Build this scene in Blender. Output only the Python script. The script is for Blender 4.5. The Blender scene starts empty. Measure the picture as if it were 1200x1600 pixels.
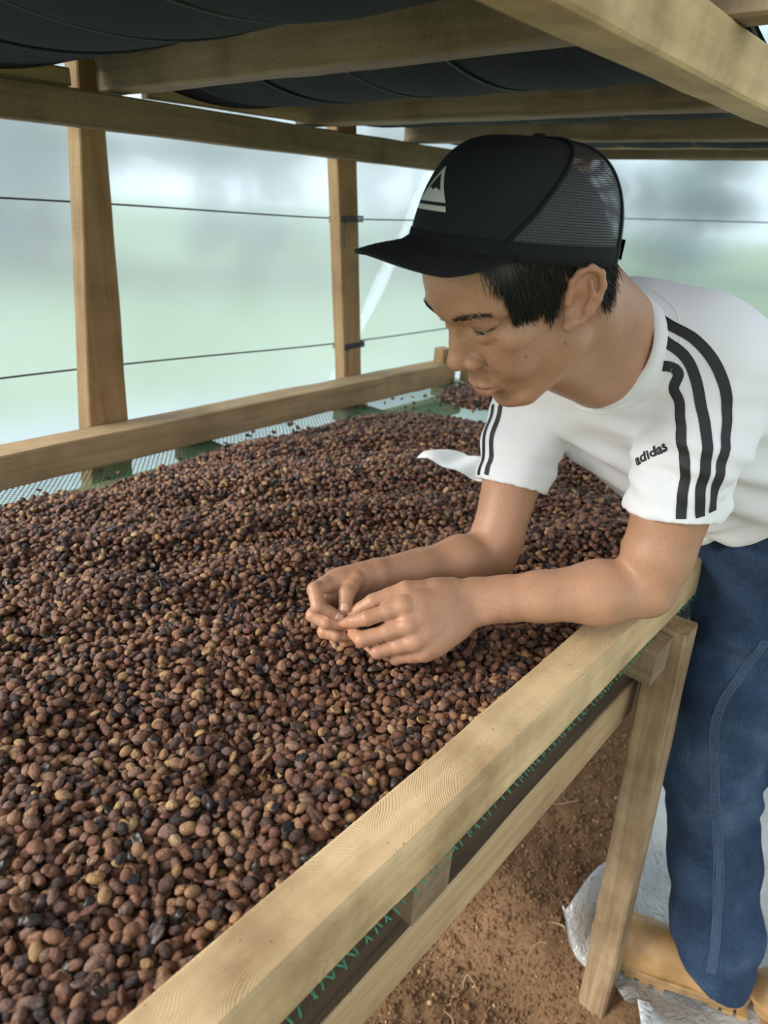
import bpy, bmesh, math, random
import numpy as np
from mathutils import Vector, Matrix
from mathutils.bvhtree import BVHTree

random.seed(7)
RNG = np.random.default_rng(11)
scene = bpy.context.scene
COL = scene.collection

# ------------------------------------------------------------------ camera
# world: X runs along the drying bed, Y across it, Z up, ground at 0
FPX = 1050.0
CAM_R = np.array([[0.6664, 0.2771, -0.6928], [-0.7435, 0.3166, -0.5885], [0.0562, 0.9073, 0.4169]])
_u, _s, _v = np.linalg.svd(CAM_R)
CAM_R = _u @ _v                                   # columns: camera right, up, back in world axes
CAM_P = np.array([0.0, 0.0, 1.4])
cam_data = bpy.data.cameras.new('camera')
cam = bpy.data.objects.new('camera', cam_data)
COL.objects.link(cam)
cam_data.sensor_fit = 'VERTICAL'
cam_data.sensor_height = 36.0
cam_data.sensor_width = 27.0
cam_data.lens = 36.0 * FPX / 1600.0
cam_data.clip_start = 0.01
cam_data.clip_end = 300
m4 = Matrix([list(CAM_R[i]) + [CAM_P[i]] for i in range(3)] + [[0, 0, 0, 1]])
cam.matrix_world = m4
cam_data.dof.use_dof = True
cam_data.dof.focus_distance = 0.80
cam_data.dof.aperture_fstop = cam_data.lens / 4.2   # lens opening of about 4 mm
scene.camera = cam


def spot(u, v, d):
    """world place of something measured at picture position u, v and distance d"""
    return CAM_P + CAM_R @ np.array([(u - 600) / FPX * d, (800 - v) / FPX * d, -d])


# ------------------------------------------------------------------ light
world = bpy.data.worlds.new('overcast_sky')
scene.world = world
world.use_nodes = True
wn = world.node_tree.nodes
wn['Background'].inputs[0].default_value = (0.90, 0.955, 1.0, 1)
wn['Background'].inputs[1].default_value = 1.45
sun_d = bpy.data.lights.new('sun', 'SUN')
sun_d.energy = 5.0
sun_d.angle = math.radians(28)
sun_d.color = (1.0, 0.955, 0.88)
sun = bpy.data.objects.new('sun', sun_d)
COL.objects.link(sun)
sun.rotation_euler = Vector((0.74, -0.50, -0.42)).to_track_quat('-Z', 'Y').to_euler()
scene.view_settings.view_transform = 'Standard'
scene.view_settings.look = 'None'
scene.view_settings.gamma = 1.0
scene.view_settings.use_curve_mapping = False
scene.view_settings.exposure = 0.22


# ------------------------------------------------------------------ helpers
def link(o, parent=None):
    COL.objects.link(o)
    if parent is not None:
        o.parent = parent
    return o


def tag(o, label=None, cat=None, group=None, kind=None):
    if label: o['label'] = label
    if cat: o['category'] = cat
    if group: o['group'] = group
    if kind: o['kind'] = kind
    return o


def empty(name, loc=(0, 0, 0)):
    o = bpy.data.objects.new(name, None)
    o.location = loc
    o.empty_display_size = 0.05
    return link(o)


def keep(o, parent):
    """parent without moving: parts are built in world coordinates under an Empty"""
    o.parent = parent
    o.matrix_parent_inverse = Matrix.Translation(-Vector(parent.location))
    return o


def mesh_obj(name, verts, faces, mat, parent=None, smooth=True):
    me = bpy.data.meshes.new(name)
    if isinstance(verts, np.ndarray) and isinstance(faces, np.ndarray):
        nv, nf, k = len(verts), len(faces), faces.shape[1]
        me.vertices.add(nv)
        me.vertices.foreach_set('co', np.ascontiguousarray(verts, np.float32).ravel())
        me.loops.add(nf * k)
        me.loops.foreach_set('vertex_index', np.ascontiguousarray(faces, np.int32).ravel())
        me.polygons.add(nf)
        me.polygons.foreach_set('loop_start', np.arange(0, nf * k, k, dtype=np.int32))
        me.polygons.foreach_set('loop_total', np.full(nf, k, np.int32))
        me.update(calc_edges=True)
        me.validate()
    else:
        me.from_pydata([tuple(map(float, p)) for p in verts], [], [tuple(map(int, q)) for q in faces])
    if smooth:
        me.polygons.foreach_set('use_smooth', [True] * len(me.polygons))
    me.update()
    if mat is not None:
        me.materials.append(mat)
    o = bpy.data.objects.new(name, me)
    link(o)
    if parent is not None:
        keep(o, parent)
    return o


def unit(v):
    v = np.asarray(v, float)
    return v / np.linalg.norm(v)


def _hash(ix, iy, iz, seed):
    h = (ix.astype(np.int64) * 374761393 + iy.astype(np.int64) * 668265263 + iz.astype(np.int64) * 2147483647 + seed * 974711) & 0x7fffffff
    h = ((h ^ (h >> 13)) * 1274126177) & 0x7fffffff
    h = h ^ (h >> 16)
    return (h & 0xffff) / 65535.0


def vnoise(p, freq=1.0, seed=0, octaves=1):
    """value noise in [-1, 1] for an (..., 3) array"""
    p = np.asarray(p, float)
    out = 0.0
    amp, tot = 1.0, 0.0
    for o in range(octaves):
        q = p * (freq * 2 ** o) + 17.3 * o
        i = np.floor(q)
        t = q - i
        t = t * t * (3 - 2 * t)
        ix, iy, iz = (i[..., k].astype(np.int64) for k in range(3))
        r = 0.0
        for a in (0, 1):
            for b in (0, 1):
                for c in (0, 1):
                    w = (t[..., 0] if a else 1 - t[..., 0]) * (t[..., 1] if b else 1 - t[..., 1]) * (t[..., 2] if c else 1 - t[..., 2])
                    r = r + w * _hash(ix + a, iy + b, iz + c, seed + o)
        out = out + amp * (r * 2 - 1)
        tot += amp
        amp *= 0.5
    return out / tot


def grid_faces(nu, nv, close_u=False, close_v=False):
    """quads of a grid stored as index i * nv + j"""
    iu = np.arange(nu if close_u else nu - 1)
    iv = np.arange(nv if close_v else nv - 1)
    a, b = np.meshgrid(iu, iv, indexing='ij')
    a1, b1 = (a + 1) % nu, (b + 1) % nv
    return np.stack([a * nv + b, a1 * nv + b, a1 * nv + b1, a * nv + b1], -1).reshape(-1, 4)


def tube(points, radii, sides=8, cap=True):
    """verts, faces of a tube along points with radius per point"""
    P = np.asarray(points, float)
    n = len(P)
    radii = np.broadcast_to(np.asarray(radii, float), (n,))
    T = np.gradient(P, axis=0)
    T /= np.linalg.norm(T, axis=1)[:, None] + 1e-12
    ref = np.array([0, 0, 1.0]) if abs(T[0][2]) < 0.9 else np.array([1.0, 0, 0])
    V = []
    nrm = np.cross(T[0], ref); nrm /= np.linalg.norm(nrm)
    for i in range(n):
        nrm = nrm - T[i] * nrm.dot(T[i]); nrm /= np.linalg.norm(nrm) + 1e-12
        b = np.cross(T[i], nrm)
        for k in range(sides):
            a = 2 * math.pi * k / sides
            V.append(P[i] + radii[i] * (math.cos(a) * nrm + math.sin(a) * b))
    F = [tuple(q) for q in grid_faces(n, sides, close_v=True)]
    if cap:
        F.append(tuple(range(sides))[::-1])
        F.append(tuple((n - 1) * sides + k for k in range(sides)))
    return V, F


def merge(parts):
    V, F, o = [], [], 0
    for v, f in parts:
        V += [tuple(p) for p in v]
        F += [tuple(int(i) + o for i in q) for q in f]
        o = len(V)
    return V, F


def spline(pts, n):
    """Catmull-Rom through pts, n samples"""
    P = np.asarray(pts, float)
    P = np.vstack([2 * P[0] - P[1], P, 2 * P[-1] - P[-2]])
    m = len(P) - 3
    out = []
    for s in np.linspace(0, m - 1e-9, n):
        i = int(s); t = s - i
        a, b, c, d = P[i], P[i + 1], P[i + 2], P[i + 3]
        out.append(0.5 * (2 * b + (c - a) * t + (2 * a - 5 * b + 4 * c - d) * t * t + (3 * b - a - 3 * c + d) * t ** 3))
    return np.array(out)
# ------------------------------------------------------------------ materials
def new_mat(name):
    m = bpy.data.materials.new(name)
    m.use_nodes = True
    nt = m.node_tree
    return m, nt, nt.nodes['Principled BSDF']


def node(nt, typ, **kw):
    n = nt.nodes.new(typ)
    for k, v in kw.items():
        if k.startswith('i_'):
            key = k[2:]
            key = int(key) if key.isdigit() else key.replace('_', ' ')
            n.inputs[key].default_value = v
        else:
            setattr(n, k, v)
    return n


def ramp(nt, stops, interp='LINEAR'):
    n = nt.nodes.new('ShaderNodeValToRGB')
    cr = n.color_ramp
    cr.interpolation = interp
    while len(cr.elements) > 1:
        cr.elements.remove(cr.elements[-1])
    cr.elements[0].position = stops[0][0]
    cr.elements[0].color = (*stops[0][1], 1)
    for p, c in stops[1:]:
        e = cr.elements.new(p)
        e.color = (*c, 1)
    return n


def mixc(nt, fac, a, b, mode='MIX'):
    n = nt.nodes.new('ShaderNodeMix')
    n.data_type = 'RGBA'
    n.blend_type = mode
    for s, val in ((n.inputs[0], fac), (n.inputs[6], a), (n.inputs[7], b)):
        if hasattr(val, 'links') or hasattr(val, 'is_linked'):
            nt.links.new(val, s)
        else:
            s.default_value = val if not isinstance(val, tuple) else (*val, 1)[:4]
    return n.outputs[2]


def bump(nt, bsdf, height, strength=0.3, dist=0.002):
    b = nt.nodes.new('ShaderNodeBump')
    b.inputs['Strength'].default_value = strength
    b.inputs['Distance'].default_value = dist
    nt.links.new(height, b.inputs['Height'])
    nt.links.new(b.outputs[0], bsdf.inputs['Normal'])
    return b


def plain(name, color, rough=0.6, metal=0.0, noise=0.0, scale=60, bmp=0.0, spec=0.5):
    m, nt, b = new_mat(name)
    b.inputs['Roughness'].default_value = rough
    b.inputs['Metallic'].default_value = metal
    b.inputs['Specular IOR Level'].default_value = spec
    if noise or bmp:
        tc = node(nt, 'ShaderNodeTexCoord')
        nz = node(nt, 'ShaderNodeTexNoise', i_Scale=scale, i_Detail=4.0)
        nt.links.new(tc.outputs['Object'], nz.inputs['Vector'])
        r = ramp(nt, [(0.3, tuple(c * (1 - noise) for c in color)), (0.7, tuple(min(1, c * (1 + noise)) for c in color))])
        nt.links.new(nz.outputs[0], r.inputs[0])
        nt.links.new(r.outputs[0], b.inputs['Base Color'])
        if bmp:
            bump(nt, b, nz.outputs[0], bmp, 0.002)
    else:
        b.inputs['Base Color'].default_value = (*color, 1)
    return m


def wood(name, light, dark, saw='straight', saw_scale=170.0, stain=0.35, rough=0.75, bmp=0.5, mark=0.10):
    """rough-sawn timber: grain along local X, saw marks across it, knots and grey stains"""
    m, nt, b = new_mat(name)
    L = nt.links.new
    tc = node(nt, 'ShaderNodeTexCoord')
    oi = node(nt, 'ShaderNodeObjectInfo')
    off = node(nt, 'ShaderNodeVectorMath', operation='SCALE'); off.inputs[0].default_value = (37, 11, 23)
    L(oi.outputs['Random'], off.inputs['Scale'])
    addv = node(nt, 'ShaderNodeVectorMath', operation='ADD')
    L(tc.outputs['Object'], addv.inputs[0]); L(off.outputs[0], addv.inputs[1])
    mp = node(nt, 'ShaderNodeMapping'); mp.inputs['Scale'].default_value = (3.0, 60, 60)
    L(addv.outputs[0], mp.inputs[0])
    grain = node(nt, 'ShaderNodeTexNoise', i_Scale=1.0, i_Detail=6.0, i_Roughness=0.6, i_Distortion=0.6)
    L(mp.outputs[0], grain.inputs['Vector'])
    big = node(nt, 'ShaderNodeTexNoise', i_Scale=7.0, i_Detail=5.0, i_Roughness=0.6)
    L(addv.outputs[0], big.inputs['Vector'])
    spk = node(nt, 'ShaderNodeTexNoise', i_Scale=210.0, i_Detail=2.0)
    L(addv.outputs[0], spk.inputs['Vector'])
    # saw marks: fine lines, on the chainsawn faces in patches of differing slant
    def lines(rot, period, dist):
        mpx = node(nt, 'ShaderNodeMapping'); mpx.inputs['Rotation'].default_value = (0, 0, math.radians(rot)); mpx.inputs['Scale'].default_value = (1, 1, .25)
        L(addv.outputs[0], mpx.inputs[0])
        w = node(nt, 'ShaderNodeTexWave', wave_type='BANDS', bands_direction='X', i_Scale=6.283 / (20 * period), i_Distortion=dist, i_Detail=3.0, i_Detail_Scale=.5)
        L(mpx.outputs[0], w.inputs['Vector'])
        return w
    def sweeps(stroke, cx, cy, period):
        """arcs left by a chainsaw: rings about a centre beside the beam, starting anew every stroke"""
        sx = node(nt, 'ShaderNodeSeparateXYZ'); L(tc.outputs['Object'], sx.inputs[0])
        wob = node(nt, 'ShaderNodeTexNoise', i_Scale=9.0, i_Detail=2.0); L(tc.outputs['Object'], wob.inputs['Vector'])
        wm_ = node(nt, 'ShaderNodeMath', operation='MULTIPLY_ADD'); wm_.inputs[1].default_value = .10; L(wob.outputs[0], wm_.inputs[0]); L(sx.outputs['X'], wm_.inputs[2])
        md = node(nt, 'ShaderNodeMath', operation='PINGPONG'); md.inputs[1].default_value = stroke; L(wm_.outputs[0], md.inputs[0])
        yz = node(nt, 'ShaderNodeMath', operation='ADD'); L(sx.outputs['Y'], yz.inputs[0]); L(sx.outputs['Z'], yz.inputs[1])
        ox = node(nt, 'ShaderNodeMath', operation='ADD'); ox.inputs[1].default_value = cx; L(md.outputs[0], ox.inputs[0])
        oy = node(nt, 'ShaderNodeMath', operation='ADD'); oy.inputs[1].default_value = cy; L(yz.outputs[0], oy.inputs[0])
        cb = node(nt, 'ShaderNodeCombineXYZ'); L(ox.outputs[0], cb.inputs[0]); L(oy.outputs[0], cb.inputs[1])
        w = node(nt, 'ShaderNodeTexWave', wave_type='RINGS', rings_direction='Z', i_Scale=6.283 / (20 * period), i_Distortion=2.0, i_Detail=3.0, i_Detail_Scale=18.0)
        L(cb.outputs[0], w.inputs['Vector'])
        return w
    period = 6.283 / saw_scale * .2
    if saw == 'arc':
        wa, wb = sweeps(.31, .05, .11, period), sweeps(.19, -.22, .16, period * 1.3)
        msk = node(nt, 'ShaderNodeTexNoise', i_Scale=7.0, i_Detail=1.0); L(addv.outputs[0], msk.inputs['Vector'])
        mk = ramp(nt, [(.46, (0, 0, 0)), (.54, (1, 1, 1))]); L(msk.outputs[0], mk.inputs[0])
        wv_out = mixc(nt, mk.outputs[0], wa.outputs['Color'], wb.outputs['Color'])
        str_n = node(nt, 'ShaderNodeTexNoise', i_Scale=16.0, i_Detail=3.0); L(addv.outputs[0], str_n.inputs['Vector'])
        sr = ramp(nt, [(.35, (0, 0, 0)), (.62, (1, 1, 1))]); L(str_n.outputs[0], sr.inputs[0])
        wv_out = mixc(nt, sr.outputs[0], (.62, .62, .62), wv_out)
    else:
        wv_out = lines(8, period, 6.0).outputs['Color']
    r1 = ramp(nt, [(0.25, dark), (0.75, light)])
    L(grain.outputs[0], r1.inputs[0])
    rs = ramp(nt, [(0.33, (0.50, 0.45, 0.40)), (0.56, (1, 1, 1))])
    L(big.outputs[0], rs.inputs[0])
    c1 = mixc(nt, stain, r1.outputs[0], rs.outputs[0], 'MULTIPLY')
    rw = ramp(nt, [(0.0, (0.55, 0.5, 0.44)), (0.45, (1, 1, 1))])
    L(wv_out, rw.inputs[0])
    c2 = mixc(nt, 0.5 if saw == 'arc' else mark, c1, rw.outputs[0], 'MULTIPLY')
    rk = ramp(nt, [(0.24, (0.25, 0.2, 0.16)), (0.30, (1, 1, 1))])
    L(spk.outputs[0], rk.inputs[0])
    c3 = mixc(nt, 0.8, c2, rk.outputs[0], 'MULTIPLY')
    L(c3, b.inputs['Base Color'])
    b.inputs['Roughness'].default_value = rough
    b.inputs['Specular IOR Level'].default_value = 0.25
    h = node(nt, 'ShaderNodeMath', operation='ADD')
    wm = node(nt, 'ShaderNodeMath', operation='MULTIPLY'); wm.inputs[1].default_value = 1.0 if saw == 'arc' else 0.3
    L(wv_out, wm.inputs[0]); L(wm.outputs[0], h.inputs[0]); L(grain.outputs[0], h.inputs[1])
    bump(nt, b, h.outputs[0], bmp, 0.0015)
    return m


M = {}
M['wood_rail'] = wood('fresh_sawn_timber', (0.74, 0.55, 0.32), (0.56, 0.39, 0.205), 'arc', 660.0, 0.85, bmp=0.5)
M['wood_side'] = wood('sawn_timber', (0.54, 0.385, 0.22), (0.36, 0.235, 0.12), 'straight', 300.0, 0.5, bmp=0.4)
M['wood_shade'] = wood('shade_toned_timber', (0.10, 0.070, 0.040), (0.030, 0.020, 0.011), 'straight', 330.0, 0.6, bmp=0.9, mark=0.8)  # shade under the front rail put into the timber colour
M['wood_leg'] = wood('scuffed_timber', (0.50, 0.37, 0.225), (0.24, 0.16, 0.090), 'straight', 300.0, 0.9, bmp=0.6, mark=0.3)
M['wood_old'] = wood('weathered_timber', (0.36, 0.265, 0.165), (0.20, 0.14, 0.082), 'straight', 120.0, 0.65, bmp=0.5)
M['wood_post'] = wood('post_timber', (0.47, 0.30, 0.15), (0.30, 0.175, 0.080), 'straight', 120.0, 0.5, bmp=0.25)
M['wire'] = plain('dark_cord', (0.05, 0.055, 0.06), 0.6)
M['net'] = plain('green_net_plastic', (0.045, 0.23, 0.12), 0.5)
M['pale_sheet'] = plain('pale_ground_sheet', (0.30, 0.35, 0.36), 0.5)
M['white_plastic'] = plain('white_plastic', (0.85, 0.88, 0.88), 0.35, noise=0.04, scale=30)


def cloth_mat():
    m, nt, b = new_mat('black_shade_cloth')
    L = nt.links.new
    tc = node(nt, 'ShaderNodeTexCoord')
    mp = node(nt, 'ShaderNodeMapping'); mp.inputs['Scale'].default_value = (40, 900, 40)
    L(tc.outputs['Object'], mp.inputs[0])
    nz = node(nt, 'ShaderNodeTexNoise', i_Scale=1.0, i_Detail=2.0)
    L(mp.outputs[0], nz.inputs['Vector'])
    n2 = node(nt, 'ShaderNodeTexNoise', i_Scale=9.0, i_Detail=4.0)
    L(tc.outputs['Object'], n2.inputs['Vector'])
    r = ramp(nt, [(0.3, (0.008, 0.009, 0.011)), (0.75, (0.036, 0.040, 0.044))])
    L(nz.outputs[0], r.inputs[0])
    c = mixc(nt, 0.4, r.outputs[0], n2.outputs[0], 'MULTIPLY')
    L(c, b.inputs['Base Color'])
    b.inputs['Roughness'].default_value = 0.85
    b.inputs['Specular IOR Level'].default_value = 0.15
    bump(nt, b, nz.outputs[0], 0.4, 0.001)
    return m


M['shade_cloth'] = cloth_mat()


def sheet_mat():
    """milky greenhouse film: part clear, part blurring, part scattering"""
    m, nt, b = new_mat('milky_greenhouse_film')
    L = nt.links.new
    nt.nodes.remove(b)
    out = nt.nodes['Material Output']
    tr = node(nt, 'ShaderNodeBsdfTransparent'); tr.inputs[0].default_value = (0.87, 0.925, 0.95, 1)
    rf = node(nt, 'ShaderNodeBsdfRefraction'); rf.inputs['Color'].default_value = (0.87, 0.925, 0.955, 1)
    rf.inputs['Roughness'].default_value = 0.33; rf.inputs['IOR'].default_value = 1.12
    tl = node(nt, 'ShaderNodeBsdfTranslucent'); tl.inputs[0].default_value = (0.84, 0.91, 0.94, 1)
    gl = node(nt, 'ShaderNodeBsdfGlossy'); gl.inputs['Roughness'].default_value = 0.25
    tc = node(nt, 'ShaderNodeTexCoord')
    nz = node(nt, 'ShaderNodeTexNoise', i_Scale=2.2, i_Detail=4.0)
    L(tc.outputs['Object'], nz.inputs['Vector'])
    mr = node(nt, 'ShaderNodeMapRange'); mr.inputs['From Min'].default_value = 0.3; mr.inputs['From Max'].default_value = 0.7
    mr.inputs['To Min'].default_value = 0.13; mr.inputs['To Max'].default_value = 0.22
    L(nz.outputs[0], mr.inputs[0])
    a = node(nt, 'ShaderNodeMixShader'); a.inputs[0].default_value = 0.72
    L(tr.outputs[0], a.inputs[1]); L(rf.outputs[0], a.inputs[2])
    c = node(nt, 'ShaderNodeMixShader'); L(mr.outputs[0], c.inputs[0])
    L(a.outputs[0], c.inputs[1]); L(tl.outputs[0], c.inputs[2])
    d = node(nt, 'ShaderNodeMixShader'); d.inputs[0].default_value = 0.03
    L(c.outputs[0], d.inputs[1]); L(gl.outputs[0], d.inputs[2])
    L(d.outputs[0], out.inputs[0])
    return m


M['sheet'] = sheet_mat()


def soil_mat():
    m, nt, b = new_mat('dry_brown_soil')
    L = nt.links.new
    tc = node(nt, 'ShaderNodeTexCoord')
    n1 = node(nt, 'ShaderNodeTexNoise', i_Scale=4.0, i_Detail=6.0)
    n2 = node(nt, 'ShaderNodeTexNoise', i_Scale=130.0, i_Detail=4.0, i_Roughness=0.7)
    L(tc.outputs['Object'], n1.inputs['Vector']); L(tc.outputs['Object'], n2.inputs['Vector'])
    r = ramp(nt, [(0.3, (0.13, 0.074, 0.040)), (0.7, (0.30, 0.18, 0.098))])
    L(n1.outputs[0], r.inputs[0])
    r2 = ramp(nt, [(0.3, (0.35, 0.33, 0.3)), (0.6, (1, 1, 1)), (0.72, (1.0, 1.0, 1.0))])
    L(n2.outputs[0], r2.inputs[0])
    c = mixc(nt, 0.7, r.outputs[0], r2.outputs[0], 'MULTIPLY')
    L(c, b.inputs['Base Color'])
    b.inputs['Roughness'].default_value = 0.95
    b.inputs['Specular IOR Level'].default_value = 0.1
    bump(nt, b, n2.outputs[0], 0.9, 0.006)
    return m


M['soil'] = soil_mat()
M['clod'] = plain('soil_clod', (0.22, 0.125, 0.066), 0.95, noise=0.35, scale=180, bmp=0.6, spec=0.1)
M['pebble'] = plain('pale_grit', (0.38, 0.235, 0.135), 0.85, noise=0.3, scale=160)
M['root'] = plain('dry_root', (0.42, 0.30, 0.18), 0.85)


def grass_mat():
    m, nt, b = new_mat('meadow_grass')
    L = nt.links.new
    tc = node(nt, 'ShaderNodeTexCoord')
    n1 = node(nt, 'ShaderNodeTexNoise', i_Scale=1.1, i_Detail=6.0, i_Roughness=0.65)
    L(tc.outputs['Object'], n1.inputs['Vector'])
    r = ramp(nt, [(0.3, (0.12, 0.19, 0.09)), (0.55, (0.18, 0.26, 0.12)), (0.75, (0.29, 0.33, 0.18))])
    L(n1.outputs[0], r.inputs[0]); L(r.outputs[0], b.inputs['Base Color'])
    b.inputs['Roughness'].default_value = 0.9
    return m


M['grass'] = grass_mat()
M['leaf'] = plain('haze_toned_foliage', (0.14, 0.20, 0.215), 0.8, noise=0.3, scale=3)  # pale bluish: haze put into the leaf colour
M['bark'] = plain('tree_bark', (0.12, 0.10, 0.08), 0.9)


def tarp_mat():
    m, nt, b = new_mat('silver_tarpaulin')
    L = nt.links.new
    tc = node(nt, 'ShaderNodeTexCoord')
    n1 = node(nt, 'ShaderNodeTexNoise', i_Scale=55.0, i_Detail=5.0, i_Distortion=1.2)
    n2 = node(nt, 'ShaderNodeTexNoise', i_Scale=6.0, i_Detail=4.0)
    L(tc.outputs['Object'], n1.inputs['Vector']); L(tc.outputs['Object'], n2.inputs['Vector'])
    r = ramp(nt, [(0.3, (0.40, 0.41, 0.41)), (0.7, (0.62, 0.63, 0.62))])
    L(n2.outputs[0], r.inputs[0]); L(r.outputs[0], b.inputs['Base Color'])
    b.inputs['Roughness'].default_value = 0.38
    b.inputs['Metallic'].default_value = 0.25
    bump(nt, b, n1.outputs[0], 0.9, 0.008)
    return m


M['tarp'] = tarp_mat()


def roof_mat():
    m, nt, b = new_mat('dimming_roof_film')
    nt.nodes.remove(b)
    tr = node(nt, 'ShaderNodeBsdfTransparent'); tr.inputs[0].default_value = (.34, .36, .37, 1)
    tl = node(nt, 'ShaderNodeBsdfTranslucent'); tl.inputs[0].default_value = (.45, .48, .50, 1)
    mx = node(nt, 'ShaderNodeMixShader'); mx.inputs[0].default_value = .5
    nt.links.new(tr.outputs[0], mx.inputs[1]); nt.links.new(tl.outputs[0], mx.inputs[2])
    nt.links.new(mx.outputs[0], nt.nodes['Material Output'].inputs[0])
    return m


M['roof'] = roof_mat()
# ------------------------------------------------------------------ timber
def beam(name, p0, p1, w, h, mat, parent=None, rough=0.0012, step=0.035, seed=0, h1=None, w1=None, chamfer=0.003):
    """rough-sawn beam from p0 to p1 (centre line), w across, h upright; local X runs along it"""
    p0, p1 = np.asarray(p0, float), np.asarray(p1, float)
    ln = np.linalg.norm(p1 - p0)
    ex = (p1 - p0) / ln
    ref = np.array([0, 0, 1.0]) if abs(ex[2]) < 0.8 else np.array([0, 1.0, 0])
    ey = unit(np.cross(ref, ex))
    ez = np.cross(ex, ey)
    n = max(2, int(ln / step))
    w1 = w if w1 is None else w1
    h1 = h if h1 is None else h1
    V = []
    for i in range(n + 1):
        t = i / n
        ww, hh, c = (w + (w1 - w) * t) / 2, (h + (h1 - h) * t) / 2, chamfer
        ring = [(-ww, -hh + c), (-ww + c, -hh), (ww - c, -hh), (ww, -hh + c), (ww, hh - c), (ww - c, hh), (-ww + c, hh), (-ww, hh - c)]
        for k, (a, b) in enumerate(ring):
            V.append((t * ln, a, b))
    V = np.array(V)
    q = V * np.array([5, 14, 14]) + seed * 3.7
    V[:, 1] += rough * vnoise(q, 1.3, seed + 3, 2)
    V[:, 2] += rough * vnoise(q + 50, 1.3, seed + 5, 2)
    F = [tuple(f) for f in grid_faces(n + 1, 8, close_v=True)]
    F = [f[::-1] for f in F]
    F.append(tuple(range(8)))
    F.append(tuple(n * 8 + k for k in range(8))[::-1])
    o = mesh_obj(name, V, F, mat, None, smooth=False)
    bmx = bmesh.new(); bmx.from_mesh(o.data); bmesh.ops.recalc_face_normals(bmx, faces=bmx.faces); bmx.to_mesh(o.data); bmx.free()
    mw = Matrix([[ex[0], ey[0], ez[0], p0[0]], [ex[1], ey[1], ez[1], p0[1]], [ex[2], ey[2], ez[2], p0[2]], [0, 0, 0, 1]])
    if parent is not None:
        o.parent = parent
        o.matrix_parent_inverse = Matrix.Translation(-Vector(parent.location))
    o.matrix_basis = mw
    return o


# lower drying bed
bed = tag(empty('drying_bed', (0.9, 0.83, 0)), 'waist-high timber drying bed with green net floor holding dark coffee beans', 'drying bed')
beam('front_rail', (-0.40, .26, .8645), (2.06, .26, .8645), .052, .071, M['wood_rail'], bed, .0022, .03, 1)
beam('rear_rail', (-0.40, 1.425, .864), (1.98, 1.425, .864), .075, .072, M['wood_side'], bed, .003, .05, 2)
beam('end_rail', (2.03, .29, .864), (2.03, 1.385, .864), .05, .07, M['wood_side'], bed, .002, .05, 3)
beam('support_beam', (-0.40, .280, .6585), (2.06, .280, .6585), .042, .083, M['wood_side'], bed, .0025, .04, 4)
beam('ledger_beam', (-0.40, .283, .7325), (2.06, .283, .7325), .042, .064, M['wood_shade'], bed, .0025, .03, 30)
beam('support_beam', (-0.40, 1.43, .729), (2.06, 1.43, .729), .054, .070, M['wood_side'], bed, .0025, .05, 5)
for i, (x0, x1, ye) in enumerate([(-.17, -.11, .235), (.355, .415, .236), (.883, .95, .214), (1.45, 1.51, .235), (1.95, 2.01, .235)]):
    beam('crossmember', ((x0 + x1) / 2, ye, .7965), ((x0 + x1) / 2, 1.47, .7965), x1 - x0, .060, M['wood_old'], bed, .002, .05, 20 + i)
beam('leg', (.978, .1675, -.17), (.978, .224, .832), .050, .056, M['wood_leg'], bed, .003, .04, 41, chamfer=.004)
beam('leg', (1.90, .176, -.02), (1.90, .224, .832), .050, .056, M['wood_side'], bed, .002, .04, 42)
beam('leg', (-.30, .176, -.02), (-.30, .224, .832), .050, .056, M['wood_side'], bed, .002, .04, 43)
beam('leg', (.978, 1.46, -.02), (.978, 1.46, .69), .05, .056, M['wood_side'], bed, .002, .04, 44)
beam('leg', (1.90, 1.46, -.02), (1.90, 1.46, .69), .05, .056, M['wood_side'], bed, .002, .04, 45)
beam('stop_block', (1.935, 1.418, .901), (1.935, 1.418, .95), .05, .045, M['wood_post'], bed, .001, .03, 46)


# net floor: two families of slanted strands, each strand a thin flat bar
def net_mesh(x0, x1, y0, y1, z, pitch, w, t):
    V, F = [], []

    def bar(a, b):
        a, b = np.array(a), np.array(b)
        d = unit(b - a); s = np.array([-d[1], d[0], 0]) * w / 2
        o = len(V)
        for p in (a, b):
            for (k, dz) in ((-1, -t), (1, -t), (1, 0), (-1, 0)):
                V.append(tuple(p + s * k + np.array([0, 0, dz])))
        for f in ((0, 1, 5, 4), (1, 2, 6, 5), (2, 3, 7, 6), (3, 0, 4, 7)):
            F.append(tuple(o + k for k in f))
    hgt = y1 - y0
    k = 1.35
    for sgn, zz in ((1, z), (-1, z - t)):
        s = x0 - hgt / k
        while s < x1 + hgt / k:
            xa, xb = (s, s + hgt / k) if sgn > 0 else (s + hgt / k, s)
            # clip to the bed
            A, B = np.array([xa, y0, zz]), np.array([xb, y1, zz])
            ta, tb = 0.0, 1.0
            dx = xb - xa
            for lim, side in ((x0, 1), (x1, -1)):
                f = (lim - xa) / dx
                if (dx > 0) == (side > 0): ta = max(ta, f)
                else: tb = min(tb, f)
            if tb - ta > 0.01:
                bar(A + (B - A) * ta, A + (B - A) * tb)
            s += pitch
    return V, F


nv, nf = net_mesh(-.40, 2.04, .238, 1.455, .8278, .0115, .0016, .0007)
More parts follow.
